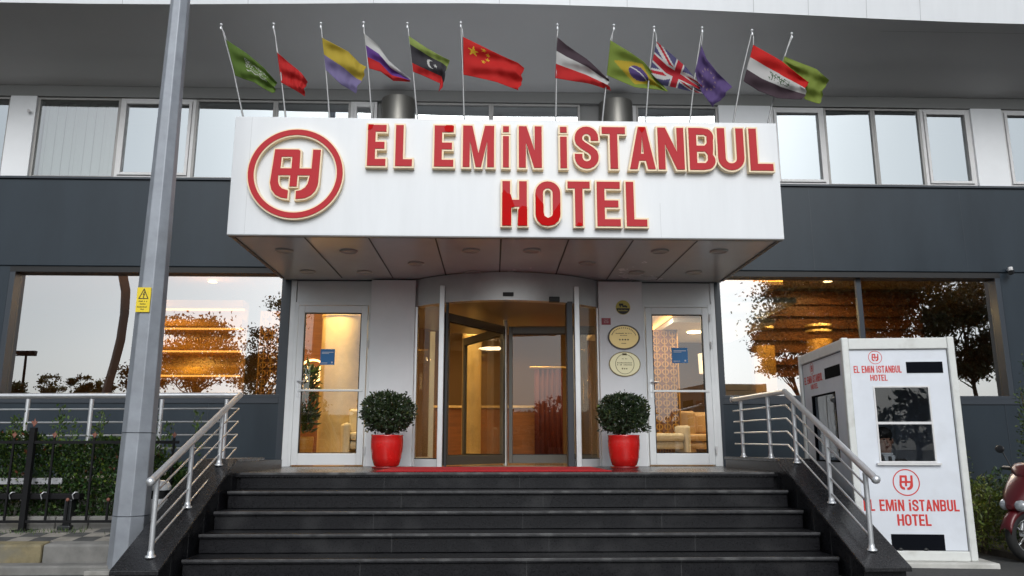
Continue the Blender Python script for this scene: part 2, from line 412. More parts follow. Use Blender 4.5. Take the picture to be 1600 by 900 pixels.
xm = atY(1345, 500, YF+.13).x
big_window(-6.52, -2.78, [-4.72], .1, .0)
big_window(3.20, 7.26, [xm], .0, .1)
# ---- first floor: white piers, windows
ZU0, ZU1 = 3.955, 5.16
lint = MB(); lint.box((XL0, YF-.01, 5.17), (XR0, YF+.3, 5.34)); part('lintel', lint, mat('lintel_grey', (.22, .22, .215), .6), H)
def pier(x0, x1):
    part('pier', MB().box((x0, YF-.015, ZU0), (x1, YF+.2, 5.17)), M['whitewall'], H, bevel=.006)
def upwin(x0, x1, sash=False, fr_m=None, blind=None):
    fr = MB(); t = .035 if not sash else .045; y = YF+.02
    m = fr_m or ('whitefr' if sash else 'greyfr')
    fr.box((x0, y, ZU0), (x0+t, y+.08, 5.165)); fr.box((x1-t, y, ZU0), (x1, y+.08, 5.165))
    fr.box((x0+t, y, ZU0), (x1-t, y+.08, ZU0+t)); fr.box((x0+t, y, 5.165-t), (x1-t, y+.08, 5.165))
    wn = part('window', fr, M[m], H, bevel=.005)
    a, b, c, d = x0+t, x1-t, ZU0+t, 5.165-t
    if sash:
        sf = MB(); q = .045; yy = y-.022
        sf.box((a+.004, yy, c+.004), (a+q, yy+.06, d-.004)); sf.box((b-q, yy, c+.004), (b-.004, yy+.06, d-.004))
        sf.box((a+q, yy, c+.004), (b-q, yy+.06, c+q)); sf.box((a+q, yy, d-q), (b-q, yy+.06, d-.004))
        part('sash', sf, M[m], wn, bevel=.006)
        a += q; b -= q; c += q; d -= q
    o = part('pane', MB().box((a, y+.03, c), (b, y+.038, d)), G_UP2 if blind else G_UP, wn)
    if blind:
        bl = MB(); n = 26
        w_ = (b-a)/n
        for i in range(n):
            bl.box((a+i*w_, y+.16+.015*math.sin(i*1.9), c), (a+(i+1)*w_, y+.17+.015*math.sin(i*1.9), d))
        part('curtain', bl, M['blind'], wn)
def X(px, v=220, y=YF+.02): return atY(px, v, y).x
def upX(px): return atY(px, 275, YF).x
pier(upX(-75)-.0, upX(-68)); 
pier(upX(3)-.02, upX(43))
upwin(-9.3, -8.05); upwin(-8.05, upX(3)-.02)
xa = [upX(43), upX(176), upX(296)]
upwin(xa[0], xa[1], blind=True); upwin(xa[1], xa[2], sash=True); upwin(xa[2], -3.08); upwin(-3.08, -2.0)
upwin(-2.0, -1.62, sash=True)

for x0_, x1_ in ((-1.62, -1.25), (1.33, 1.80)): part('pier', MB().box((x0_, YF+.06, ZU0), (x1_, YF+.2, 5.17)), MATS['lintel_grey'], H)
upwin(-1.25, .0+.03); upwin(.03, 1.33)
upwin(1.80, 2.15, sash=True)
upwin(2.15, 3.36); pier(3.36, upX(1211))
xb = [upX(1211), upX(1296), upX(1374), upX(1449), upX(1528)]
upwin(xb[0], xb[1], sash=True); upwin(xb[1], xb[2]); upwin(xb[2], xb[3]); upwin(xb[3], xb[4], sash=True)
pier(xb[4], upX(1577)); upwin(upX(1577), 8.8, sash=True); upwin(8.8, 10.2); pier(10.2, 10.7)
for cx in (atY(622, 160, YF-.05).x, atY(963, 165, YF-.05).x):
    part('column', MB().lathe((cx, YF+.02, ZU0), [(.245, 0), (.245, 1.22)], 40), M['coldark'], H)
part('wall_fixing', MB().tube([tuple(atY(45, 173, YF-.015)), tuple(atY(45, 173, YF-.08))], .022, 12), M['whitefr'], H)
# dark rooms behind upper windows
up = MB(); up.box((XL0, YF+1.4, 3.7), (XR0, YF+1.5, 5.4)); up.box((XL0, YF+.25, 3.6), (XR0, YF+1.5, 3.7)); up.box((XL0, YF+.3, 5.35), (XR0, YF+1.5, 5.45))
part('upper_room_wall', up, mat('upper_room', (.10, .10, .10), .8), H)
# ---- overhang: cove, soffit and fascia; the outer edge bows out a little over the entrance
edge = [(-120, 0), (0, 3.5), (150, 5.5), (270, 6.5), (400, 5.5), (600, 4), (740, 3.5), (860, 6.5), (980, 10), (1100, 15), (1200, 20), (1370, 29), (1500, 34.5), (1600, 37), (1720, 40)]
ep = [atZ(u, v, 5.74) for u, v in edge]
sm = []
for i in range(len(ep)):
    a = ep[max(i-1, 0)]; b = ep[min(i+1, len(ep)-1)]; sm.append((a+ep[i]*2+b)/4)
ep = [Vector((XL0, sm[0].y+.25, 5.74))]+sm+[Vector((XR0, sm[-1].y+.25, 5.74))]
vs = []; prof = []
for p in ep:
    row = [(p.x, YF+.05, 5.335), (p.x, YF-.08, 5.345), (p.x, YF-.22, 5.39), (p.x, YF-.38, 5.455), (p.x, YF-.60, 5.52), (p.x, YF-.9, 5.58), (p.x, p.y+.03, 5.74), (p.x, p.y, 5.735)]
    vs += row
n = 8; fs = [(i*n+k, i*n+k+1, (i+1)*n+k+1, (i+1)*n+k) for i in range(len(ep)-1) for k in range(n-1)]
mb = MB(); mb.add(vs, fs, smooth=True)
vs2 = []
for p in ep: vs2 += [(p.x, YF+1, 5.9), (p.x, p.y+.1, 5.9)]
part('soffit', mb, M['soffit'], H, fixn=False)
mb = MB(); vs = []
for p in ep: vs += [(p.x, p.y, 5.735), (p.x, p.y-.06, 6.3), (p.x, p.y-.06, 8.0), (p.x, YF+1.5, 8.0), (p.x, YF+1.5, 5.6), (p.x, p.y+.6, 5.85)]
n = 6; mb.add(vs, [(i*n+k, i*n+(k+1) % n, (i+1)*n+(k+1) % n, (i+1)*n+k) for i in range(len(ep)-1) for k in range(5)], smooth=False)
part('fascia', mb, M['white'], H)
mb = MB()
for px in (195, 390, 585, 780, 890, 980, 1183, 1273, 1370, 1460):
    p = atZ(px, 10, 5.74); 
    # find edge y there
    for a, b in zip(ep, ep[1:]):
        if a.x <= p.x <= b.x: yy = a.y+(b.y-a.y)*(p.x-a.x)/(b.x-a.x)
    mb.add([(p.x-.003, yy-.003, 5.735), (p.x+.003, yy-.003, 5.735), (p.x+.003, yy-.064, 6.3), (p.x-.003, yy-.064, 6.3)], [(0, 1, 2, 3)])
part('fascia_joint', mb, mat('joint_grey', (.45, .46, .48), .6), H)
mb = MB()
mb.add([(XL0, 9.35, 5.686), (XR0, 9.35, 5.686), (XR0, 9.356, 5.685), (XL0, 9.356, 5.685)], [(0, 1, 2, 3)])
part('soffit_joint', mb, mat('soffit_joint', (.30, .30, .29), .7), H)
# ---- entrance front: white pilasters, head panels, glazed side doors
for x0, x1 in ((-1.585, -.985), (1.515, 2.125)):
    part('pilaster', MB().box((x0, YF-.12, 0), (x1, YF+.25, 2.49)), M['whitewall'], H, bevel=.008)
hd = MB(); hd.box((-2.62, YF+.02, 2.20), (-1.585, YF+.2, 2.5)); hd.box((2.125, YF+.02, 2.20), (3.10, YF+.2, 2.5))
part('door_head_panel', hd, M['aluw'], H, bevel=.004)
part('entrance_beam', MB().box((-2.78, YF+.002, 2.502), (3.20, YF+.25, 2.678)), M['frame_dark'], H)
jb = MB(); jb.box((-2.78, YF-.01, -.02), (-2.70, YF+.2, 2.50)); jb.box((3.16, YF-.01, -.02), (3.20, YF+.2, 2.50))
part('corner_trim', jb, M['frame_dark'], H)
jb = MB(); jb.box((-2.70, YF, 0), (-2.625, YF+.2, 2.5)); jb.box((3.10, YF, 0), (3.16, YF+.2, 2.5)); part('door_post', jb, M['aluw'], H, bevel=.004)
def side_door(x0, x1, hinge_r):
    fr = MB(); y = YF-.005; t = .045
    fr.box((x0, y, 0), (x0+t, y+.1, 2.2)); fr.box((x1-t, y, 0), (x1, y+.1, 2.2)); fr.box((x0+t, y, 2.155), (x1-t, y+.1, 2.2)); 
    d = part('door_frame', fr, M['aluw'], H, bevel=.004)
    a, b = x0+t+.006, x1-t-.006; yy = y-.02
    lf = MB(); q = .085
    lf.box((a, yy, .018), (a+q, yy+.06, 2.148)); lf.box((b-q, yy, .018), (b, yy+.06, 2.148))
    lf.box((a+q, yy, .018), (b-q, yy+.06, .17)); lf.box((a+q, yy, 2.148-.10), (b-q, yy+.06, 2.148))
    D = part('door', lf, M['aluw'], H, bevel=.006)
    gk = MB(); g0 = (a+q, .17, b-q, 2.048)
    gk.box((g0[0], yy+.012, g0[1]), (g0[0]+.012, yy+.05, g0[3])); gk.box((g0[2]-.012, yy+.012, g0[1]), (g0[2], yy+.05, g0[3]))
    gk.box((g0[0]+.012, yy+.012, g0[1]), (g0[2]-.012, yy+.05, g0[1]+.012)); gk.box((g0[0]+.012, yy+.012, g0[3]-.012), (g0[2]-.012, yy+.05, g0[3]))
    part('gasket', gk, M['black'], D)
    part('glass', MB().box((g0[0]+.012, yy+.026, g0[1]+.012), (g0[2]-.012, yy+.034, g0[3]-.012)), G_DOOR, D)
    part('push_bar', MB().box((a+q*.6, yy-.012, .98), (b-q*.4, yy+.004, 1.01)), M['alu'], D, bevel=.003)
    hx = a+q*.5; hd = MB(); sg = 1
    hd.box((hx-.013, yy-.008, .98-.0), (hx+.013, yy, 1.15)); hd.tube([(hx, yy, 1.11), (hx, yy-.045, 1.11), (hx+.10, yy-.05, 1.112)], .009, 8); hd.box((hx-.014, yy-.01, .90), (hx+.014, yy, .96))
    part('handle', hd, M['steel'], D)
    hg = MB()
    for z in (.16, 1.02+.55, 1.95): hg.tube([(b+.02, yy-.012, z), (b+.02, yy-.012, z+.10)], .013, 10)
    part('hinge', hg, M['whitefr'], D)
    return D, yy
DL, dy = side_door(-2.625, -1.585, 1); DR, _ = side_door(2.125, 3.10, 1)
for D, (u0, v0, u1, v1) in ((DL, (500, 545.5, 523.5, 570)), (DR, (1050.5, 543.5, 1074, 567))):
    a = atY(u0, v1, dy+.02); b = atY(u1, v0, dy+.02)
    st = part('notice_sticker', MB().box((a.x, dy+.018, a.z), (b.x, dy+.0245, b.z)), M['blue'], D)
    tx = MB(); wx = b.x-a.x; hz = b.z-a.z
    tx.box((a.x+.1*wx, dy+.0165, a.z+.78*hz), (a.x+.9*wx, dy+.018, a.z+.82*hz)); tx.box((a.x+.1*wx, dy+.0165, a.z+.70*hz), (a.x+.6*wx, dy+.018, a.z+.73*hz))
    tx.box((a.x+.08*wx, dy+.0165, a.z+.10*hz), (a.x+.5*wx, dy+.018, a.z+.13*hz)); tx.box((a.x+.78*wx, dy+.0165, a.z+.1*hz), (a.x+.88*wx, dy+.018, a.z+.2*hz))
    o = part('sticker_print', tx, M['stickertxt'], D)
# ---- lobby shell (seen through the glass)
ls = MB()
ls.box((XL0, YF+.25, -.06), (XR0, 18.1, 0.0)); part('lobby_floor', ls, M['floorin'], H)
ls = MB(); ls.box((XL0, 18.0, 0), (XR0, 18.1, 3.6)); ls.box((XL0, YF+.25, 0), (XL0+.1, 18, 3.6)); ls.box((XR0-.1, YF+.25, 0), (XR0, 18, 3.6)); part('lobby_wall', ls, M['creamw'], H)
ls = MB(); ls.box((XL0, YF+.25, 3.35), (XR0, 18, 3.45)); part('lobby_ceiling', ls, M['ceilin'], H)
# stepped coves with hidden amber strips
cv = MB(); em = MB()
for (x0, x1, y0, y1, z) in ((-2.6, -.9, 13.0, 15.5, 3.0), (2.2, 5.0, 12.8, 15.4, 2.95), (-.6, 1.4, 13.6, 16.2, 2.95)):
    cv.box((x0, y0, z), (x1, y0+.22, z+.16)); cv.box((x0, y1-.22, z), (x1, y1, z+.16)); cv.box((x0, y0+.22, z), (x0+.22, y1-.22, z+.16)); cv.box((x1-.22, y0+.22, z), (x1, y1-.22, z+.16))
    em.box((x0+.05, y0+.03, z+.165), (x1-.05, y0+.16, z+.19)); em.box((x0+.05, y1-.16, z+.165), (x1-.05, y1-.03, z+.19))
    em.box((x0, y0-.005, z+.05), (x1, y0-.001, z+.075))
part('ceiling_cove', cv, M['creamw'], H); part('cove_light_strip', em, AMBER, H)
def lamp(loc, e, size=.5, col=(1, .70, .36), spot=False):
    d = bpy.data.lights.new('lobby_lamp_and_fill', 'AREA'); d.energy = e; d.size = size; d.color = col; d.shape = 'DISK'
    o = bpy.data.objects.new('lobby_lamp_and_fill', d); COL.objects.link(o); o.location = loc; o.parent = H; o.location = Vector(loc)-Vector((0, YF, GZ))
dl = MB()
LL = [(-6.6, 12.9), (-5.2, 14.6), (-4.3, 12.6), (-3.4, 13.6), (-2.6, 11.7), (-1.7, 13.2), (.2, 13.9), (1.2, 15.0), (2.8, 12.2), (3.6, 14), (5.0, 12.6), (6.4, 14.2), (7.6, 12.6)]
for x_, y_ in LL:
    dl.lathe((x_, y_, 3.31), [(.06, .02), (.085, 0), (.0, 0.0)], 16); lamp((x_, y_, 3.27), 60 if x_ < 4.5 else 34, col=(1, .62, .24))
part('lobby_downlight', dl, WARM, H)


# ------------------------------------------------------------------ revolving door
DC = Vector((.27, YF+1.12, 0)); DRAD = 1.70
RD = thing('revolving_door', 'curved revolving glass door in silver frame at centre of entrance', 'revolving door', DC)
def arcpts(r, a0, a1, n): return [(DC.x+r*math.sin(a0+(a1-a0)*i/n), DC.y-r*math.cos(a0+(a1-a0)*i/n)) for i in range(n+1)]
def curved(mb, r0, r1, a0, a1, z0, z1, n=20, mi=0):
    n = max(n, int(abs(a1-a0)/R(2.5)))
    for r in (r0, r1):
        A = arcpts(r, a0, a1, n); mb.add([(*p, z) for p in A for z in (z0, z1)], [(2*i, 2*i+2, 2*i+3, 2*i+1) if r == r0 else (2*i+1, 2*i+3, 2*i+2, 2*i) for i in range(n)], mi, smooth=True); mb.grow = True
    A = arcpts(r0, a0, a1, n); B = arcpts(r1, a0, a1, n)
    for z, f in ((z0, False), (z1, True)):
        mb.add([(*p, z) for pr in zip(A, B) for p in pr], [((2*i, 2*i+2, 2*i+3, 2*i+1) if f else (2*i+1, 2*i+3, 2*i+2, 2*i)) for i in range(n)], mi)
    for i in (0, n): mb.add([(*A[i], z0), (*B[i], z0), (*B[i], z1), (*A[i], z1)], [(0, 1, 2, 3) if i == 0 else (3, 2, 1, 0)], mi)
    mb.grow = False; return mb
AE = math.asin(1.26/DRAD)
part('drum_header', curved(MB(), DRAD+.03, DRAD-.12, -AE, AE, 2.13, 2.50, 36), mat('header_aluminium', (.52, .52, .52), .35, metal=.6, nz=.08, nscale=3), RD)
part('drum_ceiling', MB().lathe((DC.x, DC.y, 2.14), [(DRAD-.13, .0), (DRAD-.13, .05)], 48), mat('drum_ceiling', (.16, .13, .09), .3), RD)
ao0, ao1 = math.asin(-.80/DRAD), math.asin(.80/DRAD)
# opening posts
for nm, a, mm in (('opening_post', -math.asin(.86/DRAD), 'alu'), ('opening_post', math.asin(.90/DRAD), 'alu')):
    p = arcpts(DRAD+.03, a, a, 1)[0]; q = MB(); q.box((p[0]-.035, p[1]-.04, 0), (p[0]+.035, p[1]+.09, 2.36)); part(nm, q, M[mm], RD, bevel=.006)
p = arcpts(DRAD, math.asin(.815/DRAD), 0, 1)[0]; part('safety_edge', MB().box((p[0]-.045, p[1]-.05, 0), (p[0]+.04, p[1]+.12, 2.15)), mat('dark_safety_edge', (.022, .026, .035), .4), RD, bevel=.008)
p = arcpts(DRAD, -math.asin(.80/DRAD), 0, 1)[0]; part('rubber_edge', MB().box((p[0]-.02, p[1]-.03, 0), (p[0]+.012, p[1]+.05, 2.13)), M['black'], RD)
for s in (-1, 1):
    a0, a1 = s*AE, s*math.asin(.90/DRAD)
    if a0 > a1: a0, a1 = a1, a0
    part('curved_glass', curved(MB(), DRAD-.03, DRAD-.042, a0, a1, .10, 2.13, 10), G_CURV, RD, fixn=False)
    part('bottom_rail', curved(MB(), DRAD+.0, DRAD-.07, a0, a1, 0, .10, 10), M['aluw'], RD)
    part('glass_trim', curved(MB(), DRAD+.0, DRAD-.07, a0, a1, .10, .112, 10), M['black'], RD)
    x = DC.x+s*1.255; part('side_post', MB().box((x-.035, YF-.06, 0), (x+.035, YF+.1, 2.5)), M['alu'], RD, bevel=.006)
    # back half of the drum
    b0, b1 = s*R(75), s*R(135)
    part('curved_glass', curved(MB(), DRAD-.03, DRAD-.042, min(b0, b1), max(b0, b1), .10, 2.13, 12), G_CURV, RD, fixn=False)
    part('bottom_rail', curved(MB(), DRAD+.0, DRAD-.07, min(b0, b1), max(b0, b1), 0, .10, 12), M['aluw'], RD)
    p = arcpts(DRAD-.03, s*R(135), s*R(135), 1)[0]; part('opening_post', MB().box((p[0]-.04, p[1]-.04, 0), (p[0]+.04, p[1]+.04, 2.13)), M['alu'], RD)
part('centre_shaft', MB().tube([(DC.x, DC.y, 0), (DC.x, DC.y, 2.14)], .035, 14), M['alu'], RD)
for ang in (-4, 116, 236):
    M4 = Matrix.Translation((DC.x, DC.y, 0)) @ Matrix.Rotation(R(ang), 4, 'Z'); q = MB(); L = DRAD-.20; t = .03
    q.box((.05, -t, .02), (.11, t, 2.04), M4=M4); q.box((L-.06, -t, .02), (L, t, 2.04), M4=M4)
    q.box((.11, -t, .02), (L-.06, t, .14), M4=M4); q.box((.11, -t, 1.93), (L-.06, t, 2.04), M4=M4)
    wg = part('door_wing', q, mat('bronze_grey_frame', (.12, .115, .105), .35, metal=.5), RD, bevel=.004)
    part('glass', MB().box((.11, -.006, .14), (L-.06, .006, 1.93), M4=M4), G_CURV, wg)
    part('brush_seal', MB().box((L, -.008, .02), (L+.03, .008, 2.04), M4=M4), M['black'], wg)
    part('dark_gasket', MB().box((.11, -.02, 1.915), (L-.06, .02, 1.93), M4=M4).box((.11, -.02, .14), (L-.06, .02, .152), M4=M4), M['black'], wg)
def on_header(px, py, wd, ht, nm, dp=.03):
    p = atY(px, py, YF-.6)
    xx = p.x; yy = DC.y-math.sqrt((DRAD+.03)**2-(xx-DC.x)**2); p = atY(px, py, yy)
    part(nm, MB().box((p.x-wd/2, yy-dp, p.z-ht/2), (p.x+wd/2, yy+.04, p.z+ht/2)), M['black'], RD, bevel=.006)
on_header(794, 460, .14, .05, 'motion_sensor'); on_header(866, 468, .14, .07, 'motion_sensor')
tag(box('door_number_display', (0, 0, 0), (.01, .01, .01), M['black']), None) if False else None

# ------------------------------------------------------------------ entrance canopy
SY = 8.24; SX0, SX1, SZ0, SZ1 = -2.825, 3.27, 2.50, 3.865
CN = thing('entrance_canopy', 'white boxed canopy over hotel steps with grey panelled underside', 'canopy', (.22, YF, 2.5))
cb = MB(); cb.box((SX0, SY, SZ0), (SX1, SY+.05, SZ1)); part('front_panel', cb, M['white'], CN, bevel=.006)
cb = MB(); cb.box((SX0, SY+.05, SZ0+.05), (SX0+.05, YF-.025, SZ1)); cb.box((SX1-.05, SY+.05, SZ0+.05), (SX1, YF-.025, SZ1)); part('side_panel', cb, M['white'], CN)
cb = MB(); cb.box((SX0+.05, SY+.05, SZ1-.06), (SX1-.05, YF-.025, SZ1-.01)); part('top_panel', cb, M['white'], CN)
part('underside', MB().box((SX0+.01, SY+.052, SZ0+.012), (SX1-.01, YF-.13, SZ0+.05)).box((SX0+.01, YF-.13, SZ0+.012), (SX1-.01, YF+.02, SZ0+.05)), M['canopy_under'], CN)
sj = MB()
for (a, b) in (((475, 373), (540, 438)), ((575, 373), (617, 437)), ((679, 373), (700, 437)), ((782, 373), (781, 433)), ((888, 373), (866, 437)), ((990, 373), (946, 440)), ((1090, 377), (1020, 442))):
    p = atZ(*a, SZ0+.01); q = atZ(*b, SZ0+.01); x = (p.x+q.x)/2
    p.x = p.x*.5+x*.5; q.x = q.x*.5+x*.5
    sj.add([(p.x-.009, SY+.09, SZ0+.008), (p.x+.009, SY+.09, SZ0+.008), (q.x+.009, YF-.15, SZ0+.008), (q.x-.009, YF-.15, SZ0+.008)], [(0, 3, 2, 1)])
part('panel_gap', sj, M['black'], CN)
ed = MB(); 
ed.box((SX0+.012, SY+.052, SZ0-.004), (SX0+.05, YF-.13, SZ0+.012)); ed.box((SX1-.05, SY+.052, SZ0-.004), (SX1-.012, YF-.13, SZ0+.012)); ed.box((SX0+.012, SY-.004, SZ0-.014), (SX1-.012, SY+.05, SZ0-.001))
part('edge_trim', ed, mat('canopy_edge', (.10, .095, .09), .4), CN)
sm_ = MB(); sm_.box((SX0+.185, SY-.0006, SZ0+.01), (SX0+.188, SY+.001, SZ1-.01)); sm_.box((1.9, SY-.0006, SZ0+.01), (1.903, SY+.001, SZ0+.40)); part('panel_gap', sm_, mat('seam_grey', (.5, .51, .52), .6), CN)
g0 = None
for px, py in ((545, 392), (444, 391), (481, 424), (570, 425), (650, 411), (736, 391), (831, 391), (739, 425), (917, 411), (1031, 392), (1123, 392), (995, 425), (1084, 425)):
    p = atZ(px, py, SZ0+.012)
    if g0 is None:
        g0 = part('downlight', MB().lathe((p.x, p.y, SZ0+.011), [(.105, 0), (.105, -.012), (.09, -.018), (.085, -.010), (.0, -.008)], 28), mat('frosted_downlight', (.44, .44, .42), .35), CN); gp = Vector(p)
    else:
        c = g0.copy(); COL.objects.link(c); c.parent = CN; c.location = Vector((p.x-gp.x, p.y-gp.y, 0)); WM[c] = WM[CN]
sp = MB()
sp.tube([(p_.x, SY-.0, p_.z) for p_ in ()] or [(SX0+.08, SY+.06, SZ1-.012), (SX0+.9, SY+.06, SZ1-.012)], .008, 6); part('roof_strip', sp, M['frame_dark'], CN)

# ------------------------------------------------------------------ lettering
def arc(cx, cy, rx, ry, a0, a1, n=8): return [(cx+rx*math.cos(R(a0+(a1-a0)*i/n)), cy+ry*math.sin(R(a0+(a1-a0)*i/n))) for i in range(n+1)]
def stroke(path, t):
    L = []; Rr = []; n = len(path)
    for i, (x, y) in enumerate(path):
        if i == 0: d1 = d2 = (path[1][0]-x, path[1][1]-y)
        elif i == n-1: d1 = d2 = (x-path[i-1][0], y-path[i-1][1])
        else: d1 = (x-path[i-1][0], y-path[i-1][1]); d2 = (path[i+1][0]-x, path[i+1][1]-y)
        def nn(d): l = math.hypot(*d); return (-d[1]/l, d[0]/l)
        a, b = nn(d1), nn(d2); m = (a[0]+b[0], a[1]+b[1]); l2 = m[0]**2+m[1]**2; k = t/2*2/max(l2, .6)
        L.append((x+m[0]*k, y+m[1]*k)); Rr.append((x-m[0]*k, y-m[1]*k))
    return L+Rr[::-1]
def glyph(ch, w, t, b):
    """outline loops of a condensed letter of height 1, width w, stem t, bar b"""
    if ch == 'E': return [[(0, 0), (w, 0), (w, b), (t, b), (t, .5-b/2), (w*.92, .5-b/2), (w*.92, .5+b/2), (t, .5+b/2), (t, 1-b), (w, 1-b), (w, 1), (0, 1)]]
    if ch == 'L': return [[(0, 0), (w, 0), (w, b), (t, b), (t, 1), (0, 1)]]
    if ch == 'T': return [[((w-t)/2, 0), ((w+t)/2, 0), ((w+t)/2, 1-b), (w, 1-b), (w, 1), (0, 1), (0, 1-b), ((w-t)/2, 1-b)]]
    if ch == 'H': return [[(0, 0), (t, 0), (t, .5-b/2), (w-t, .5-b/2), (w-t, 0), (w, 0), (w, 1), (w-t, 1), (w-t, .5+b/2), (t, .5+b/2), (t, 1), (0, 1)]]
    if ch == 'N': return [[(0, 0), (t*.92, 0), (t*.92, .60), (w-t, 0), (w, 0), (w, 1), (w-t*.92, 1), (w-t*.92, .42), (t, 1), (0, 1)]]
    if ch == 'M': return [[(0, 0), (t*.9, 0), (t*.9, .62), (w/2-t*.36, 0), (w/2+t*.36, 0), (w-t*.9, .62), (w-t*.9, 0), (w, 0), (w, 1), (w-t*1.2, 1), (w/2, .34), (t*1.2, 1), (0, 1)]]
    if ch == 'A':
        s = .5*w-t*.52
        return [[(0, 0), (t, 0), (t+.045*w/.6, .20), (w-t-.045*w/.6, .20), (w-t, 0), (w, 0), (w-s, 1), (s, 1)], [(t+.09*w/.6, .37), (w/2, .80), (w-t-.09*w/.6, .37)][::1]]
    if ch == 'i': return [[(0, 0), (t, 0), (t, .76), (0, .76)], 'new', [(0, .85), (t, .85), (t, 1), (0, 1)]]
    if ch == 'O':
        r = w/2*.98; ri = max(w/2-t, .03)
        out = arc(w/2, 1-r, w/2, r, 0, 180, 12)+arc(w/2, r, w/2, r, 180, 360, 12)
        inn = arc(w/2, 1-b-ri, ri, ri, 0, 180, 10)+arc(w/2, b+ri, ri, ri, 180, 360, 10)
        return [out, inn]
    if ch == 'U':
        r = w/2; ri = max(w/2-t, .03)
        return [[(w, 1), (w-t, 1)]+arc(w/2, b+ri, ri, ri, 0, -180, 10)+[(t, 1), (0, 1)]+arc(w/2, r*.98, w/2, r*.98, 180, 360, 12)]
    if ch == 'S':
        r = (w-t)/2; c = w/2
        path = [(w-t/2, .66), (w-t/2, .70)]+arc(c, 1-b/2-r, r, r, 0, 180, 10)+[(t/2, .70)]+[(t/2+.02, .63), (t/2+.09, .56), (w-t/2-.09, .44), (w-t/2-.02, .37)]+[(w-t/2, .30)]+arc(c, b/2+r, r, r, 0, -180, 10)+[(t/2, .32), (t/2, .35)]
        return [stroke(path, t)]
    if ch == 'B':
        out = [(0, 0)]+[(w*.55, 0)]+arc(w-w*.40, .22, w*.40, .22, -60, 40, 6)+[(w*.93, .50)]+arc(w-w*.42, .78, w*.38, .22, -20, 62, 6)+[(w*.5, 1), (0, 1)]
        h1 = [(t, b), (w-t*1.3, b), (w-t, b+.07), (w-t, .36), (w-t*1.3, .43), (t, .43)]
        h2 = [(t, .58), (w-t*1.35, .58), (w-t*1.05, .64), (w-t*1.05, .80), (w-t*1.35, 1-b), (t, 1-b)]
        return [out, h1, h2]
def area(l): return sum(l[i-1][0]*l[i][1]-l[i][0]*l[i-1][1] for i in range(len(l)))/2
def offs(l, d):
    """grow (d>0) a loop whose interior is on the left"""
    r = []; n = len(l)
    for i in range(n):
        p0, p1, p2 = l[i-1], l[i], l[(i+1) % n]
        def nn(a, b): x, y = b[0]-a[0], b[1]-a[1]; q = math.hypot(x, y) or 1; return (y/q, -x/q)
        a, b = nn(p0, p1), nn(p1, p2); m = (a[0]+b[0], a[1]+b[1]); l2 = m[0]**2+m[1]**2; k = 2*d/max(l2, .7)
        r.append((p1[0]+m[0]*k, p1[1]+m[1]*k))
    return r
def clean(l):
    r = []
    for p in l:
        if not r or math.hypot(p[0]-r[-1][0], p[1]-r[-1][1]) > 1e-4: r.append(p)
    if math.hypot(r[0][0]-r[-1][0], r[0][1]-r[-1][1]) < 1e-4: r.pop()
    return r
def groups(loops):
    g = [[]]
    for l in loops:
        if l == 'new': g.append([])
        else: g[-1].append(clean(l))
    out = []
    for q in g:
        o = q[0] if area(q[0]) > 0 else q[0][::-1]
        out.append([o]+[h if area(h) < 0 else h[::-1] for h in q[1:]])
    return out
def lay(mb, loops, o, ex, ez, en, depth, grow=0, mi=0):
    for g in groups(loops):
        mb.poly([offs(l, grow) if grow else l for l in g], depth, o, ex, ez, en, mi)
def emblem():
    """ring and monogram in a unit box centred on 0, radius 1 (measured off the sign)"""
    cx, cy, r = 407, 333, 278
    q = lambda pts: [((x-cx)/r, -(y-cy)/r*1.03) for x, y in pts]
    ring = [arc(0, 0, 1, 1, 0, 360, 64)[:-1], arc(0, 0, .875, .875, 0, 360, 64)[:-1]]
    out = q([(280, 187), (418, 187), (430, 195), (430, 303), (500, 303), (504, 187), (550, 187), (544, 385)])+q([(540, 410), (528, 440), (505, 465), (470, 483), (416, 489), (416, 440), (445, 434), (468, 418), (482, 395), (492, 345), (421, 345), (419, 413), (376, 413), (378, 345), (308, 345), (309, 385), (316, 405), (334, 425), (370, 437), (368, 486), (330, 480), (296, 463), (272, 432), (262, 390)])
    hole = q([(322, 232), (384, 232), (382, 303), (318, 303)])
    return ring, [out, hole]
SIGN = thing('hotel_sign', 'red raised letters with gold edges on the white canopy front', 'sign', (.22, SY, 3.2))
def sign_letter(ch, u0, u1, v0, v1, bare=None):
    a = atY(u0, v1, SY-.08); b = atY(u1, v0, SY-.08); 
    g = .024
    hgt = b.z-a.z-2*g; wid = (b.x-a.x-2*g)
    k = hgt; lp = glyph(ch, wid/k, .090/k if ch not in 'i' else wid/k, .084/k)
    lp = [l if l == 'new' else [(x*k, y*k) for x, y in l] for l in lp]
    o = Vector((a.x+g, SY-.001, a.z+g))
    nm = 'letter'
    mb = MB(); lay(mb, lp, o, EX, EZ, NF, .070, .017)
    L = part(nm, mb, M['gold'], SIGN)
    mb = MB(); lay(mb, lp, o+NF*.070, EX, EZ, NF, .008, -.003)
    part('letter_face', mb, M['red'], L)
    if bare:   # patches where the film has peeled off the acrylic
        for pl in bare:
            P = [(x*wid, y*hgt) for x, y in pl]
            mb = MB(); mb.poly([P if area(P) > 0 else P[::-1]], .004, o+NF*.0785, EX, EZ, NF); part('peeled_patch', mb, M['redb'], L)
    return L
r1 = [('E', 569, 608), ('L', 613, 649), ('E', 674, 713), ('M', 719, 776), ('i', 782, 799), ('N', 807, 850), ('i', 872, 889), ('S', 895, 938), ('T', 938, 980), ('A', 981, 1026), ('N', 1026, 1071), ('B', 1075, 1119), ('U', 1120, 1164), ('L', 1170, 1208)]
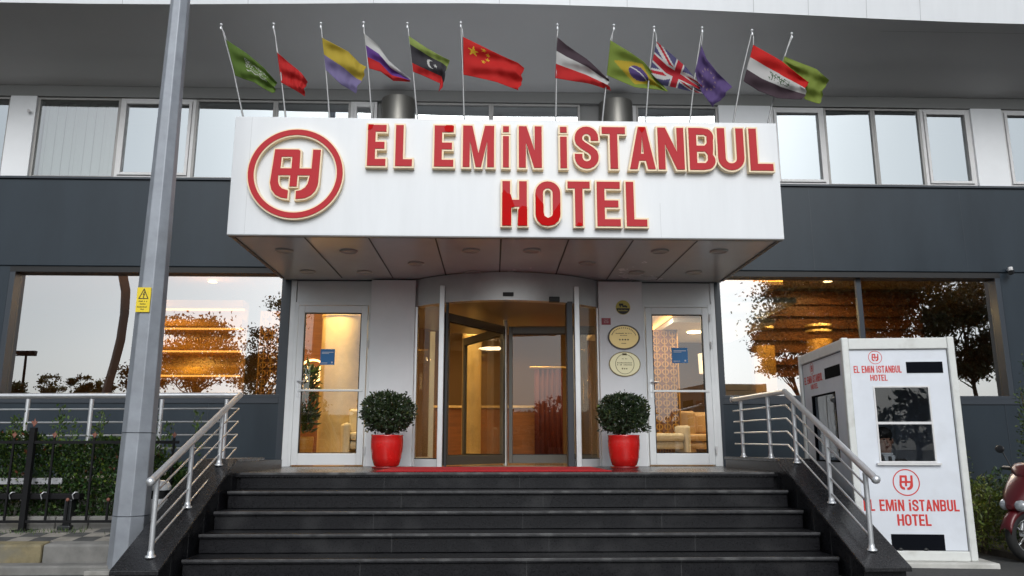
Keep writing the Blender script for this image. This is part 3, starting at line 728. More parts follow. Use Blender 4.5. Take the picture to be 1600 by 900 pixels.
for i, (ch, a, b) in enumerate(r1):
    f = (a-569)/640
    bare = None
    if i == 0: bare = [[(0, .86), (.22, .9), (.3, 1), (.02, 1)]]
    if i == 2: bare = [[(.55, .86), (.75, .83), (.98, .87), (1.0, .97), (.9, 1), (.6, 1), (.5, .95)]]
    if i == 9: bare = [[(.36, 1), (.64, 1), (.6, .93), (.5, .86), (.42, .93)]]
    sign_letter(ch, a, b, 191.5+6.5*f, 262+8*f, bare)
r2 = [('H', 781, 827), ('O', 833, 879), ('T', 884, 925), ('E', 930, 972), ('L', 976, 1013)]
for i, (ch, a, b) in enumerate(r2):
    bare = None
    if i == 0: bare = [[(0, 0), (.36, 0), (.37, .40), (.5, .42), (.40, .58), (.34, .70), (.2, .72), (.08, .80), (0, .72)], [(.62, 0), (1, 0), (1, .42), (.8, .44), (.64, .36)]]
    if i == 1: bare = [[(.02, .25), (.08, .12), (.25, .02), (.5, .0), (.75, .03), (.92, .12), (.98, .25), (.98, .52), (.90, .46), (.70, .30), (.66, .22), (.5, .17), (.36, .22), (.33, .3), (.33, .48), (.14, .60), (.03, .70)]]
    if i == 2: bare = [[(.38, 0), (.62, 0), (.62, .06), (.45, .08)]]
    sign_letter(ch, a, b, 279.5+1.2*i/4, 355.5+1.5*i/4, bare)
ring, mono = emblem()
c = atY(462, 271.5, SY-.05); rad = (atY(539, 271, SY-.05).x-atY(385, 271, SY-.05).x)/2-.02
sc = lambda lp: [[(x*rad, y*rad*.99) for x, y in l] for l in lp]
for nm, lp in (('emblem_ring', sc(ring)), ('emblem_monogram', sc(mono))):
    mb = MB(); lay(mb, lp, (c.x, SY-.001, c.z), EX, EZ, NF, .060, .015); e = part(nm, mb, M['gold'], SIGN)
    mb = MB(); lay(mb, lp, (c.x, SY-.061, c.z), EX, EZ, NF, .008, -.001); part('emblem_face', mb, M['red'], e)
def text_line(mb, txt, x0, x1, z, h, o, ex, en, dp=.0015):
    """flat printed line in the hotel lettering fitted between x0 and x1"""
    W = dict(E=.52, L=.50, M=.80, i=.24, N=.60, S=.60, T=.54, A=.62, B=.60, U=.58, O=.60, H=.62); W[' '] = .30; gap = .085
    tot = sum(W[c] for c in txt)+gap*(len(txt)-1); k = (x1-x0)/tot; x = x0
    for c in txt:
        w_ = W[c]*k
        if c != ' ':
            t = .185*k if c != 'i' else w_*.8
            lp = glyph(c, w_/h, t/h, .15); lp = [l if l == 'new' else [(a*h, b_*h) for a, b_ in l] for l in lp]
            lay(mb, lp, Vector(o)+ex*x+EZ*z, ex, EZ, en, dp)
        x += w_+gap*k
# ------------------------------------------------------------------ stairs
NX0, NX1, SY0, TR, RI = -2.4435, 2.9065, 8.021, .3406, .16
ST = thing('stairs', 'wide black granite steps with worn pale nosings leading to hotel entrance', 'stairs', (.23, 7.3, GZ))
mb = MB(); mb.box((-2.83, SY0+.002, -.045), (3.30, YF-.001, 0)); part('landing', mb, M['granite_top'], ST, bevel=.008)
mb = MB(); mb.box((-2.83, SY0+.06, GZ), (3.30, YF-.01, -.046)); part('landing_base', mb, M['granite'], ST)
for i in range(5):
    y = SY0-TR*i; z = -RI*i
    st = MB(); st.box((NX0, y+.025, z-RI+.002), (NX1, y+.06, z-.036)); 
    if i == 0: st.box((NX0, y, z-.035), (NX1, y+.02, z-.001))
    else: st.box((NX0, y, z-.035), (NX1, y+TR+.024, z-.0))
    s_ = part('step', st, [M['granite_top'] if 0 else M['granite']], ST, bevel=.006)
    e = MB(); e.box((NX0, y-.003, z-.020), (NX1, y+.004, z+.001)); part('worn_nosing', e, M['granite_edge'], s_, bevel=.002)
    j = MB()
    for x in (-1.02, .33, 1.6): 
        xx = x+(.35 if i % 2 else 0)*.6; j.box((xx-.0015, y+.0235, z-RI+.004), (xx+.0015, y+.03, z-.037)); j.box((xx-.0015, y-.0005, z-.0345), (xx+.0015, y+.002, z-.0205))
    part('step_joint', j, mat('grout', (.07, .07, .072), .8), s_)
for s in (-1, 1):
    xi = NX0-.02 if s < 0 else NX1+.02; xo = -2.83 if s < 0 else 3.30
    ytop, ybot = SY0-.04, 6.26; ztop, zbot = .135, -.665
    w_ = MB()
    yw0 = ybot+.06
    vs = [(x, y, z) for x in (min(xi+s*.02, xo-s*.02), max(xi+s*.02, xo-s*.02)) for y, z in ((yw0, GZ), (yw0, zbot-.01), (ytop, ztop-.035), (9.78, ztop-.035), (9.78, GZ))]
    w_.add(vs, [(0, 1, 2, 3, 4), (9, 8, 7, 6, 5), (0, 5, 6, 1), (1, 6, 7, 2), (2, 7, 8, 3), (3, 8, 9, 4)])
    part('stringer_wall', w_, M['granite'], ST)
    jn = MB()
    for k in range(5):
        y = SY0-.34*(k+.35); zt = ztop+(zbot-ztop)*(ytop-y)/(ytop-ybot)-.04
        xx = xi+s*.02-s*.0015; jn.box((xx, y-.0015, GZ), (xx+s*.001, y+.0015, zt))
    part('stringer_joint', jn, MATS['grout'], ST)
    cp = MB(); a, b = min(xi, xo), max(xi, xo)
    prof = [(ybot, zbot), (ytop, ztop), (ytop, ztop-.035), (ybot, zbot-.035)]
    vs = [(x, y, z) for x in (a, b) for y, z in prof]
    cp.add(vs, [(0, 1, 2, 3), (7, 6, 5, 4), (0, 4, 5, 1), (1, 5, 6, 2), (2, 6, 7, 3), (3, 7, 4, 0)])
    part('sloping_cap', cp, M['granite_top'], ST, bevel=.006)
    yb = 9.78 if s > 0 else 8.95
    part('flat_cap', MB().box((a, ytop+.002, ztop-.035), (b, yb, ztop)), M['granite_top'], ST, bevel=.006)
def rail_top(): pass
CPT, CPB = (SY0-.04, .135), (6.26, -.665)
def capz(y): return CPT[1] if y >= CPT[0] else CPB[1]+(CPT[1]-CPB[1])*(y-CPB[0])/(CPT[0]-CPB[0])

def handrail(name, label, X, yA, zA, yB, zB, posts, back=None, left=None, nr=4):
    """sloping rail from (yA,zA) low to (yB,zB) high, then level rail backwards or to the left"""
    h = thing(name, label, 'handrail', (X, yA, capz(yA)))
    top = [(X, yA-.06, zA-.035), (X, yB, zB)]
    if back: top.append((X, back[0], back[1]))
    if left: top += left
    sl = top[:2]
    part('top_rail', MB().tube(top[:2], .030, 14), M['steel'], h)
    for a, b in zip(top[1:], top[2:]): part('top_rail', MB().tube([a, b], .0275, 14), M['steel'], h)
    mb = MB(); mb.ball(top[0], .036, 14); mb.ball(top[1], .031, 14)
    if back: mb.ball(top[2], .040, 14)
    part('end_cap', mb, M['steel'], h)
    k = (zB-zA)/(yB-yA)
    ln = zB-.155
    for i in range(nr):
        d = .14+.135*i
        pts = [(X, posts[0][0], zA+k*(posts[0][0]-yA)-d), (X, yB, zB-d)]
        if back: pts += [(X, back[0]+.0, back[1]-d)]
        if left: pts += [(q[0], q[1], q[2]-d) for q in left]
        part('thin_rail', MB().tube(pts, .0095, 8), M['steel'], h)
    for y, sg in posts:
        zt = (zA+k*(y-yA)) if y < yB else (back[1] if back else zB); zb = capz(y)
        p = part('post', MB().tube([(X, y, zb+.02), (X, y, zt-.045)], .021, 12).tube([(X, y, zt-.05), (X, y, zt-.01)], .012, 8), M['steel'], h)
        mb = MB(); mb.ball((X, y, zt-.05), .022, 10); mb.lathe((X, y, zb-.005), [(.04, 0), (.04, .012), (.026, .02), (.024, .05)], 16)
        part('post_collar', mb, M['steel'], p)
        # little bracket over the cap edge
        q = MB(); e = .17*(-1 if X < 0 else 1)
    return h
HL = handrail('handrail', 'stainless handrail with thin rails left of the granite steps, turning onto the ramp', -2.60, 6.37, .02, 8.36, .785, [(6.43, 0), (7.12, 0), (7.86, 0)], left=[(-6.3, 8.36, .765), (-12, 8.45, .70)])
mb = None
for px in (352, 250, 140, 40):
    x = atY(px, 660, 8.36).x
    p = part('post', MB().tube([(x, 8.36, -.12), (x, 8.36, .74)], .021, 12), M['steel'], HL)
for x in (-6.2, -7.1, -8.0): part('post', MB().tube([(x, 8.36, -.3), (x, 8.36, .72)], .021, 12), M['steel'], HL)
HR = handrail('handrail', 'stainless handrail with thin rails right of the granite steps beside white booth', 3.10, 6.37, .03, 8.10, .815, [(6.48, 0), (7.17, 0), (7.90, 0), (8.62, 0), (9.55, 0)], back=(9.85, .835))

# red carpet
cm = MB(); cm.box((-1.12, 8.16, .002), (1.28, 9.86, .014)); tag(part('door_mat', cm, M['carpet'], bevel=.004), 'red entrance mat lying before the revolving door', 'mat')
print('part2')
# ------------------------------------------------------------------ flagpoles and flags
def lerp(a, b, t): return a+(b-a)*t
def along(pl, t):
    ds = [math.hypot(pl[i+1][0]-pl[i][0], pl[i+1][1]-pl[i][1]) for i in range(len(pl)-1)]; T = sum(ds)*t
    for i, d in enumerate(ds):
        if T <= d or i == len(ds)-1: k = T/d; return (lerp(pl[i][0], pl[i+1][0], k), lerp(pl[i][1], pl[i+1][1], k))
        T -= d
GRN = (.13, .22, .035); LGRN = (.24, .32, .05); VIO = (.12, .075, .22); RED = (.58, .02, .02); WHT = (.62, .61, .60); DRK = (.075, .045, .06); YEL = (.55, .42, .05)
def star(u, v, cx, cy, r, asp=1.5):
    x, y = (u-cx)*asp, (v-cy); d = math.hypot(x, y)
    if d > r: return False
    a = (math.degrees(math.atan2(x, -y)) % 72); a = min(a, 72-a)
    A = R(a); k = .38; e = math.sin(R(36))*k; f = 1-math.cos(R(36))*k
    lim = k*math.sin(R(36))/(math.sin(R(36))*k*math.cos(A)+math.sin(A)*(1-k*math.cos(R(36)))) if True else 1
    return d < r*lim
def p_green_script(u, v):
    if .52 < v < .70 and .32 < u < .78 and abs(v-.60-.03*math.sin(u*40)) < .018: return WHT
    if .22 < v < .52 and .30 < u < .80:
        n_ = noise.noise(Vector((u*34, v*16, 3)))
        if abs(n_) < .10: return WHT
    return GRN
def p_red(u, v): return RED
def p_yv(u, v): return YEL if v < .52 else (.24, .20, .38)
def p_rus(u, v): return WHT if v < .34 else ((.16, .06, .32) if v < .66 else RED)
def p_lib(u, v):
    if v < .22: return (.32, .40, .10)
    if v > .76: return RED
    d1 = math.hypot((u-.50)*1.6, v-.48); d2 = math.hypot((u-.535)*1.6, v-.48)
    if d1 < .155 and d2 > .125: return WHT
    if star(u, v, .60, .48, .085): return WHT
    return (.055, .05, .06)
def p_chn(u, v):
    if star(u, v, .17, .27, .155): return (.75, .50, .03)
    for cx, cy in ((.335, .11), (.41, .21), (.41, .36), (.335, .46)):
        if star(u, v, cx, cy, .065): return (.75, .50, .03)
    return (.62, .018, .015)
def p_syr(u, v): return DRK if v < .33 else (WHT if v < .64 else RED)
def p_bra(u, v):
    if abs(u-.5)/.42+abs(v-.5)/.40 < 1:
        d = math.hypot((u-.5)*1.45, v-.5)
        if d < .24:
            if abs(math.hypot((u-.40)*1.45, v-.92)-.50) < .022: return WHT
            return (.10, .06, .22)
        return (.52, .38, .03)
    return LGRN
def p_uk(u, v):
    x, y = (u-.5)*2, (v-.5)*1.0; X_, Y_ = abs(x), abs(y)
    if Y_ < .10 or X_ < .10: return (.50, .02, .035)
    if Y_ < .17 or X_ < .17: return WHT
    d = (y*2-x)/math.sqrt(5)*1.0 if x*y > 0 else (y*2+x)/math.sqrt(5)
    sg = 1 if x > 0 else -1
    if abs(d) < .13:
        dd = d*sg*(1 if x*y > 0 else 1)
        if -.01 < dd < .075: return (.50, .02, .035)
        return WHT
    return (.09, .08, .19)
def p_eu(u, v):
    for k in range(12):
        a = R(30*k)
        if star(u, v, .5+math.sin(a)*.30/1.45, .5-math.cos(a)*.30, .055): return (.34, .24, .26)
    return (.13, .08, .24)
def p_irq(u, v):
    if v < .34: return (.66, .015, .012)
    if v > .66: return DRK
    if .40 < v < .60 and .36 < u < .72 and abs(noise.noise(Vector((u*26, v*14, 8)))) < .10: return (.07, .13, .06)
    return WHT
def p_grn(u, v): return (.25, .32, .055)
FLAGS = [
 ('plain green flag with white script at the far left of the flag row', p_green_script, [(353.6, 62), (385, 83), (412, 106), (432, 130)], [(367.4, 118), (382, 124), (398, 129), (428, 146)], (345.5, 40), (384, 181)),
 ('small plain red flag drooping, second in the row', p_red, [(433, 82), (452, 98), (472, 114), (480, 123)], [(439, 128.6), (450, 135), (475, 150)], (427.5, 39), (449, 181)),
 ('yellow over violet flag on the canopy roof', p_yv, [(503, 59), (544, 80), (563, 100), (573, 105)], [(509, 109), (534, 133), (556, 146)], (501.5, 38), (517, 181)),
 ('white, violet and red striped flag on the canopy roof', p_rus, [(568.6, 52), (590, 70), (608, 95), (641, 123)], [(577, 107), (595, 112), (614, 127), (640, 127)], (568, 37), (583, 181)),
 ('green, black and red flag with white crescent and star', p_lib, [(638.7, 56), (668, 76), (702, 94), (700, 101)], [(645.5, 112), (689, 130), (687, 146)], (636.5, 38), (654, 180)),
 ('large red flag with one big and four small yellow stars', p_chn, [(723.5, 57.5), (765, 78), (809, 98), (819, 107)], [(724, 116.7), (777, 128), (811, 142)], (720, 37), (726, 180)),
 ('brown, white and red striped flag right of the middle', p_syr, [(870.7, 58), (885, 70), (917.5, 92), (949, 120)], [(867.5, 122), (917.5, 130.5), (953.6, 141)], (871, 40), (868, 181)),
 ('green flag with yellow lozenge and violet disc', p_bra, [(953.7, 62.7), (985, 82), (1006, 96), (1044, 143)], [(948, 117.4), (965, 125), (992, 136), (1037, 142)], (959, 41), (939, 183)),
 ('red, white and blue crossed flag', p_uk, [(1026, 65), (1050, 85), (1072, 105), (1096, 134)], [(1015.5, 112.6), (1034.5, 133), (1067, 140), (1094, 145)], (1022, 44), (1007, 183)),
 ('violet flag with a faint ring of stars, hanging steeply', p_eu, [(1096, 71), (1104, 92), (1120, 112), (1144, 136)], [(1085.6, 112.6), (1096, 143), (1114, 168)], (1097, 45), (1075, 187)),
 ('red, white and dark brown flag with green script', p_irq, [(1177, 70), (1200, 83), (1222, 96), (1263, 129)], [(1161.6, 127), (1185, 142), (1215, 153), (1255, 156)], (1175, 49), (1142, 187)),
 ('plain pale green flag at the far right, behind the striped one', p_grn, [(1226, 88), (1250, 98), (1275, 108), (1294, 124)], [(1222, 100), (1243, 135), (1258, 155), (1280, 162)], (1237, 54), (1194, 190)),
]
POSN = ['first', 'second', 'third', 'fourth', 'fifth', 'sixth', 'seventh', 'eighth', 'ninth', 'tenth', 'eleventh', 'twelfth']
def curlen(pl): return sum(math.hypot(pl[i+1][0]-pl[i][0], pl[i+1][1]-pl[i][1]) for i in range(len(pl)-1))
for i, (lab, pat, tp, bt_, pt, pb) in enumerate(FLAGS):
    rnd = random.Random(i*17+3)
    yb = 8.48+(.10 if i == 11 else 0); yt = yb-.10
    a = atY(*pb, yb); b = atY(*pt, yt); a.z = SZ1-.02 if a.z < SZ1 else a.z
    fpl = thing('flagpole', 'thin steel flagpole, %s from the left on the canopy roof' % POSN[i], 'flagpole', a, group='flagpoles standing on the canopy roof')
    part('pole', MB().tube([(a.x, a.y, SZ1-.015), tuple(lerp(a, b, .5)), tuple(b)], [.011, .010, .008], 8), mat('dull_pole_steel', (.30, .30, .30), .4, metal=.5), fpl)
    mb = MB(); mb.ball(b+Vector((0, 0, .012)), .017, 10); mb.lathe((b.x, b.y, b.z-.05), [(.013, 0), (.013, .03)], 10); part('finial', mb, M['alu'], fpl)
    mb = MB(); q = lerp(a, b, .10); mb.lathe((a.x, a.y, SZ1-.012), [(.035, 0), (.035, .012), (.016, .02), (.015, .06)], 12); part('socket', mb, M['steel'], fpl)
    # cloth
    NU, NV = 72, 48
    mb = MB(); vs = []; ph = rnd.uniform(0, 6); fq = rnd.uniform(1.5, 2.3)
    def polef(px, py):
        t = (py-pb[1])/(pt[1]-pb[1]); return lerp(yb, yt, max(0, min(1, t)))
    for iu in range(NU+1):
        u = iu/NU; T = along(tp, u); B = along(bt_, u)
        for iv in range(NV+1):
            v = iv/NV
            px, py = lerp(T[0], B[0], v), lerp(T[1], B[1], v)
            # small edge wobble of the fly end and hem
            wob = u*(1.5*math.sin(v*9+ph)*u + .8*math.sin(v*21+ph*2)*u)
            px += wob; py += .6*u*math.sin(v*7+u*8+ph)
            wv = .024*u**.7*math.sin(2*math.pi*(fq*u+.45*v)+ph)+.009*u*math.sin(2*math.pi*(fq*2.3*u-.9*v)+ph*1.7)+.02*min(1, u*5)*math.sin(11*v+u*5+ph)
            yy = polef(px, py)+wv-.012
            vs.append(atY(px, py, yy))
    for iu in range(NU):
        for iv in range(NV):
            u = (iu+.5)/NU; v = (iv+.5)/NV; k = iu*(NV+1)+iv
            c = pat(u, v)
            mb.add([], [], 0)
            mb.f.append([k, k+1, k+NV+2, k+NV+1]); mb.mi.append(0); mb.c.append(c); mb.sm.append(True)
    mb.v = vs
    o = part('flag', mb, M['flag'], None, fixn=False)
    so_ = o.modifiers.new('thickness', 'SOLIDIFY'); so_.thickness = .0015
    tag(o, lab, 'flag', 'flags flying above the hotel sign')
    # a cord ring between flag and pole top
    T = atY(*tp[0], polef(*tp[0])-.01)
    part('halyard', MB().tube([tuple(T), tuple(lerp(T, b, .55)+Vector((.006, -.012, 0))), tuple(b-Vector((0, .01, .04)))], .004, 5), M['whitefr'], fpl)

# ------------------------------------------------------------------ plaques on the right pilaster
PY = YF-.12
def ellipse_pl(mb, c, rx, rz, d, y, mi=0, n=48): mb.poly([arc(0, 0, rx, rz, 0, 360, n)[:-1]], d, Vector((c.x, y, c.z)), EX, EZ, NF, mi)
def mmsize(px): return px/F*(PY+0)*1.02
def squiggle(mb, c, w_, h, y, n, mi=0):
    x = -w_/2; st_ = w_/n
    for i in range(n):
        if random.random() < .84:
            mb.box((c.x+x, y-.0012, c.z-h/2), (c.x+x+st_*.62, y, c.z+h/2*(.6 if i % 3 else 1)), mi)
        x += st_
c = atY(973.3, 480.5, PY); r = mmsize(11.3)
t = thing('wall_plaque', 'small round yellow camera surveillance sign above the oval plaques', 'plaque', (c.x, PY, c.z), group=None)
mb = MB(); ellipse_pl(mb, c, r, r, .006, PY); part('disc', mb, mat('camera_sign_yellow', (.50, .42, .06), .4), t)
mb = MB(); mb.poly([arc(0, 0, r*.93, r*.93, 187, 353, 20)], .0015, Vector((c.x, PY-.006, c.z)), EX, EZ, NF)
mb.box((c.x-r*.55, PY-.0075, c.z+r*.25), (c.x+r*.05, PY-.006, c.z+r*.55)); mb.box((c.x-r*.1, PY-.0075, c.z+r*.05), (c.x+r*.45, PY-.006, c.z+r*.30)); mb.box((c.x+r*.38, PY-.0075, c.z-r*.02), (c.x+r*.6, PY-.006, c.z+r*.2)); mb.box((c.x-r*.45, PY-.0075, c.z+r*.02), (c.x-r*.3, PY-.006, c.z+r*.3))
part('camera_symbol', mb, M['ink'], t)
mb = MB(); squiggle(mb, c-Vector((0, 0, r*.42)), r*1.3, r*.2, PY-.0075, 9); part('lettering', mb, mat('sign_text_yellow', (.55, .45, .08), .5), t)
a = atY(940, 507.5, PY); b = atY(954, 497, PY)
t = thing('wall_plaque', 'small red house number plate on the white pillar', 'number plate', ((a.x+b.x)/2, PY, a.z))
part('plate', MB().box((a.x, PY-.005, a.z), (b.x, PY, b.z)), mat('plate_red', (.30, .015, .03), .4), t)
def digit(mb, ch, x, z, w_, h, y, s=.25):
    seg = {'2': 'abged', '6': 'afgecd', '0': 'abcdef', '8': 'abcdefg'}[ch]; q = w_*s
    R_ = dict(a=(0, h-q, w_, h), d=(0, 0, w_, q), g=(0, h/2-q/2, w_, h/2+q/2), f=(0, h/2, q, h), e=(0, 0, q, h/2), b=(w_-q, h/2, w_, h), c=(w_-q, 0, w_, h/2))
    for k in seg: x0, z0, x1, z1 = R_[k]; mb.box((x+x0, y-.001, z+z0), (x+x1, y, z+z1))
mb = MB(); wd = b.x-a.x; hh = b.z-a.z
for i, ch in enumerate('26'): digit(mb, ch, a.x+wd*(.26+.28*i), a.z+hh*.28, wd*.2, hh*.48, PY-.005)
part('digits', mb, mat('pale_pink_digits', (.55, .30, .32), .5), t)
for (px, py, rx, ry, lab, face, rim) in ((974.5, 527, 25, 19, 'gold oval plaque with dark brown rim and four stars', 'goldm', 'brownrim'), (976, 569, 24.5, 18.8, 'pale gold oval plaque with thin rim and inner ring', None, 'goldm')):
    c = atY(px, py, PY); rx = mmsize(rx); rz = mmsize(ry)*1.03
    t = thing('wall_plaque', lab, 'plaque', (c.x, PY, c.z), group=None)
    mb = MB(); ellipse_pl(mb, c, rx, rz, .012, PY); part('rim', mb, M[rim] if rim != 'goldm' else mat('dark_gold_rim', (.16, .12, .05), .35, metal=.4), t)
    fc = M[face] if face else mat('pale_gold_plate', (.72, .66, .42), .35, metal=.3)
    k = .90 if face else .94
    mb = MB(); ellipse_pl(mb, c, rx*k, rz*(k-.015), .003, PY-.012); part('face', mb, fc, t)
    mb = MB(); y = PY-.015
    if face:
        for q in range(17):
            an = R(165-q*9.4); p = (c.x+rx*.76*math.cos(an), c.z+rz*.74*math.sin(an)); mb.box((p[0]-.006, y-.001, p[1]-.007), (p[0]+.006, y, p[1]+.007))
        squiggle(mb, c+Vector((0, 0, rz*.30)), rx*1.0, .014, y, 15); squiggle(mb, c+Vector((0, 0, rz*.14)), rx*.45, .012, y, 6)
        for q in range(4):
            cx = c.x+(q-1.5)*rx*.17
            pts = [( (.017 if j % 2 == 0 else .007)*math.sin(R(36*j)), (.017 if j % 2 == 0 else .007)*math.cos(R(36*j))) for j in range(10)][::-1]
            mb.poly([pts], .001, Vector((cx, y, c.z-rz*.20)), EX, EZ, NF)
        squiggle(mb, c-Vector((0, 0, rz*.50)), rx*.3, .012, y, 4)
        part('lettering', mb, M['ink'], t)
    else:
        ring_ = [arc(0, 0, rx*.60, rz*.80, 0, 360, 40)[:-1], arc(0, 0, rx*.565, rz*.765, 0, 360, 40)[:-1][::-1]]
        mb.poly(ring_, .001, Vector((c.x, y, c.z)), EX, EZ, NF)
        squiggle(mb, c+Vector((0, 0, rz*.10)), rx*.95, .016, y, 12); squiggle(mb, c-Vector((0, 0, rz*.06)), rx*.95, .016, y, 12); squiggle(mb, c+Vector((0, 0, rz*.42)), rx*.35, .012, y, 5)
        squiggle(mb, c-Vector((0, 0, rz*.36)), rx*.4, .02, y, 3); mb.box((c.x-.03, y-.001, c.z+rz*.70), (c.x+.03, y, c.z+rz*.86))
        part('lettering', mb, mat('engraved_brown', (.16, .12, .05), .5), t)
# security camera by the right window
c = atY(1582, 424, YF-.12)
t = thing('security_camera', 'small white and black security camera at the corner of the right window', 'security camera', (c.x, YF-.02, c.z))
part('mount', MB().lathe((c.x, YF-.08, c.z+.01), [(.03, 0), (.035, .03), (.03, .06)], 14).tube([(c.x, YF-.08, c.z+.04), (c.x, YF-.02, c.z+.04)], .015, 8), M['whitefr'], t)
part('camera_body', MB().tube([(c.x-.06, YF-.16, c.z-.03), (c.x+.02, YF-.08, c.z)], .034, 14), M['black'], t)

# ------------------------------------------------------------------ potted shrubs
def leafcol(base, rnd=random):
    k = rnd.uniform(.45, 1.7); return (base[0]*k*rnd.uniform(.85, 1.3), base[1]*k, base[2]*k*rnd.uniform(.7, 1.1))
def potted(px, lab):
    b = atZ(px, 733, 0); y = 9.72; x = atY(px, 700, y).x
    t = thing('potted_shrub', lab, 'potted shrub', (x, y, 0), group='potted shrubs flanking the revolving door')
    part('pot', MB().lathe((x, y, .022), [(.125, 0), (.150, .012), (.178, .10), (.192, .22), (.194, .30), (.190, .355), (.196, .372), (.184, .374), (.180, .33), (.0, .32)], 40), M['redpot'], t)
    part('saucer', MB().lathe((x, y, 0), [(.165, 0), (.178, .02), (.0, .021)], 32), mat('dark_red_saucer', (.25, .01, .01), .4), t)
    mb = MB(); c = Vector((x, y, .66))
    for k in range(5):
        a = R(k*72); mb.tube([(x, y, .33), (x+.05*math.cos(a), y+.05*math.sin(a), .5), (x+.17*math.cos(a), y+.17*math.sin(a), .70)], [.012, .01, .005], 6)
    part('stems', mb, M['bark'], t)
    mb = MB()
    for k in range(5600):
        d = Vector((random.gauss(0, 1), random.gauss(0, 1), random.gauss(0, 1))).normalized()
        bump = 1+.22*noise.noise(d*2.3+Vector((px*.37, 0, px*.11)))+.12*noise.noise(d*6+Vector((px, 0, 0)))
        rr = (random.random()**.28)*bump
        sq = 1/max(abs(d.x), abs(d.y), abs(d.z))**.35 if True else 1
        p = c+Vector((d.x*.300*rr*sq, d.y*.300*rr*sq, d.z*.235*rr*sq))
        if k % 45 == 0: p = c+(p-c)*random.uniform(1.05, 1.22)
        if p.z < .36: continue
        mb.leaf(p, random.uniform(.026, .052), up=d*.7, col=leafcol((.024, .046, .018) if random.random() > .06 else (.07, .10, .03)), asp=.55)
    part('foliage', mb, M['leaf'], t, fixn=False)
potted(604.5, 'clipped green shrub in glossy red pot left of the revolving door')
potted(975, 'clipped green shrub in glossy red pot right of the revolving door')

# ------------------------------------------------------------------ lamp pole with warning sign
pp = [atY(197, 888, 7.07), atY(217, 466, 7.07), atY(289.5, 0, 7.07)]
base = Vector((pp[0].x, 7.07, -.755)); topz = 6.6
dx = (pp[2].x-base.x)/(pp[2].z-base.z)
T = thing('street_pole', 'tapered octagonal galvanised steel pole standing at the kerb', 'pole', base)
def pw(z): return lerp(.152, .088, (z+.755)/5.4)
mb = MB(); vs = []; n = 8; lv = [-.755, -.2, .5, 1.2, 1.57, 2.5, 3.5, 4.6, topz]
pxs = {-.755: pp[0].x}
def pcx(z):
    if z < 1.57: return lerp(pp[0].x, pp[1].x, (z+.755)/(1.57+.755))
    return lerp(pp[1].x, pp[2].x, (z-1.57)/(4.57-1.57))
pcl = lambda z: pp[0].x+(z+.755)*((pp[2].x+pp[1].x)/2+.04-pp[0].x)/3.8*.6
for z in lv:
    for k in range(n):
        a = 2*math.pi*(k+.5)/n; r = pw(z); vs.append((pcl(z)+r*math.cos(a), 7.07+r*math.sin(a), z))
mb.add(vs, [(i*n+k, i*n+(k+1) % n, (i+1)*n+(k+1) % n, (i+1)*n+k) for i in range(len(lv)-1) for k in range(n)])
part('shaft', mb, M['pole'], T, bevel=.006)
mb = MB(); mb.box((base.x-.25, 6.86, -.79), (base.x+.24, 7.30, -.752)); part('base_plate', mb, M['concrete'], T, bevel=.006)
dr = MB(); z0, z1 = -.50, .12
dz = atY(200, 806, 7.0).z
for z in (dz, atY(205, 676, 7.0).z):
    dr.tube([(pcl(z)+(pw(z)+.0015)*math.cos(2*math.pi*(k+.5)/8), 7.07+(pw(z)+.0015)*math.sin(2*math.pi*(k+.5)/8), z) for k in range(8)], .003, 5, closed=True)
part('band', dr, M['frame_dark'], T)
a = atY(212, 488, 6.95); b = atY(237.5, 449.5, 6.95); y = 7.07-pw(1.5)*.93-.012
WS = thing('warning_sign', 'yellow electrical hazard sign with triangle fixed to the grey pole', 'warning sign', ((a.x+b.x)/2, y, a.z))
part('plate', MB().box((a.x, y-.004, a.z), (b.x, y+.004, b.z)), M['yellow'], WS, bevel=.002)
W_, H_ = b.x-a.x, b.z-a.z; o = Vector((a.x, y-.004, a.z))
tri = lambda s: [(.5*W_+s*(x-.5)*W_, .66*H_+s*(z_-.66)*H_) for x, z_ in ((.13, .53), (.87, .53), (.5, .97))]
mb = MB(); mb.poly([tri(1.0), tri(.74)[::-1]], .001, o, EX, EZ, NF)
bolt = [(.54, .84), (.42, .70), (.50, .705), (.46, .60), (.43, .61), (.48, .555), (.55, .60), (.51, .605), (.60, .735), (.53, .735), (.60, .84)]
mb.poly([[(x*W_, z_*H_) for x, z_ in bolt][::1]], .001, o, EX, EZ, NF); part('hazard_symbol', mb, M['ink'], WS)
mb = MB(); 
for zz, ww, n_ in ((.44, .62, 8), (.33, .42, 6), (.21, .78, 11), (.12, .25, 3)): squiggle(mb, Vector((a.x+W_*.5, 0, a.z+H_*zz)), W_*ww, H_*.05, y-.004, n_)
part('lettering', mb, M['ink'], WS)

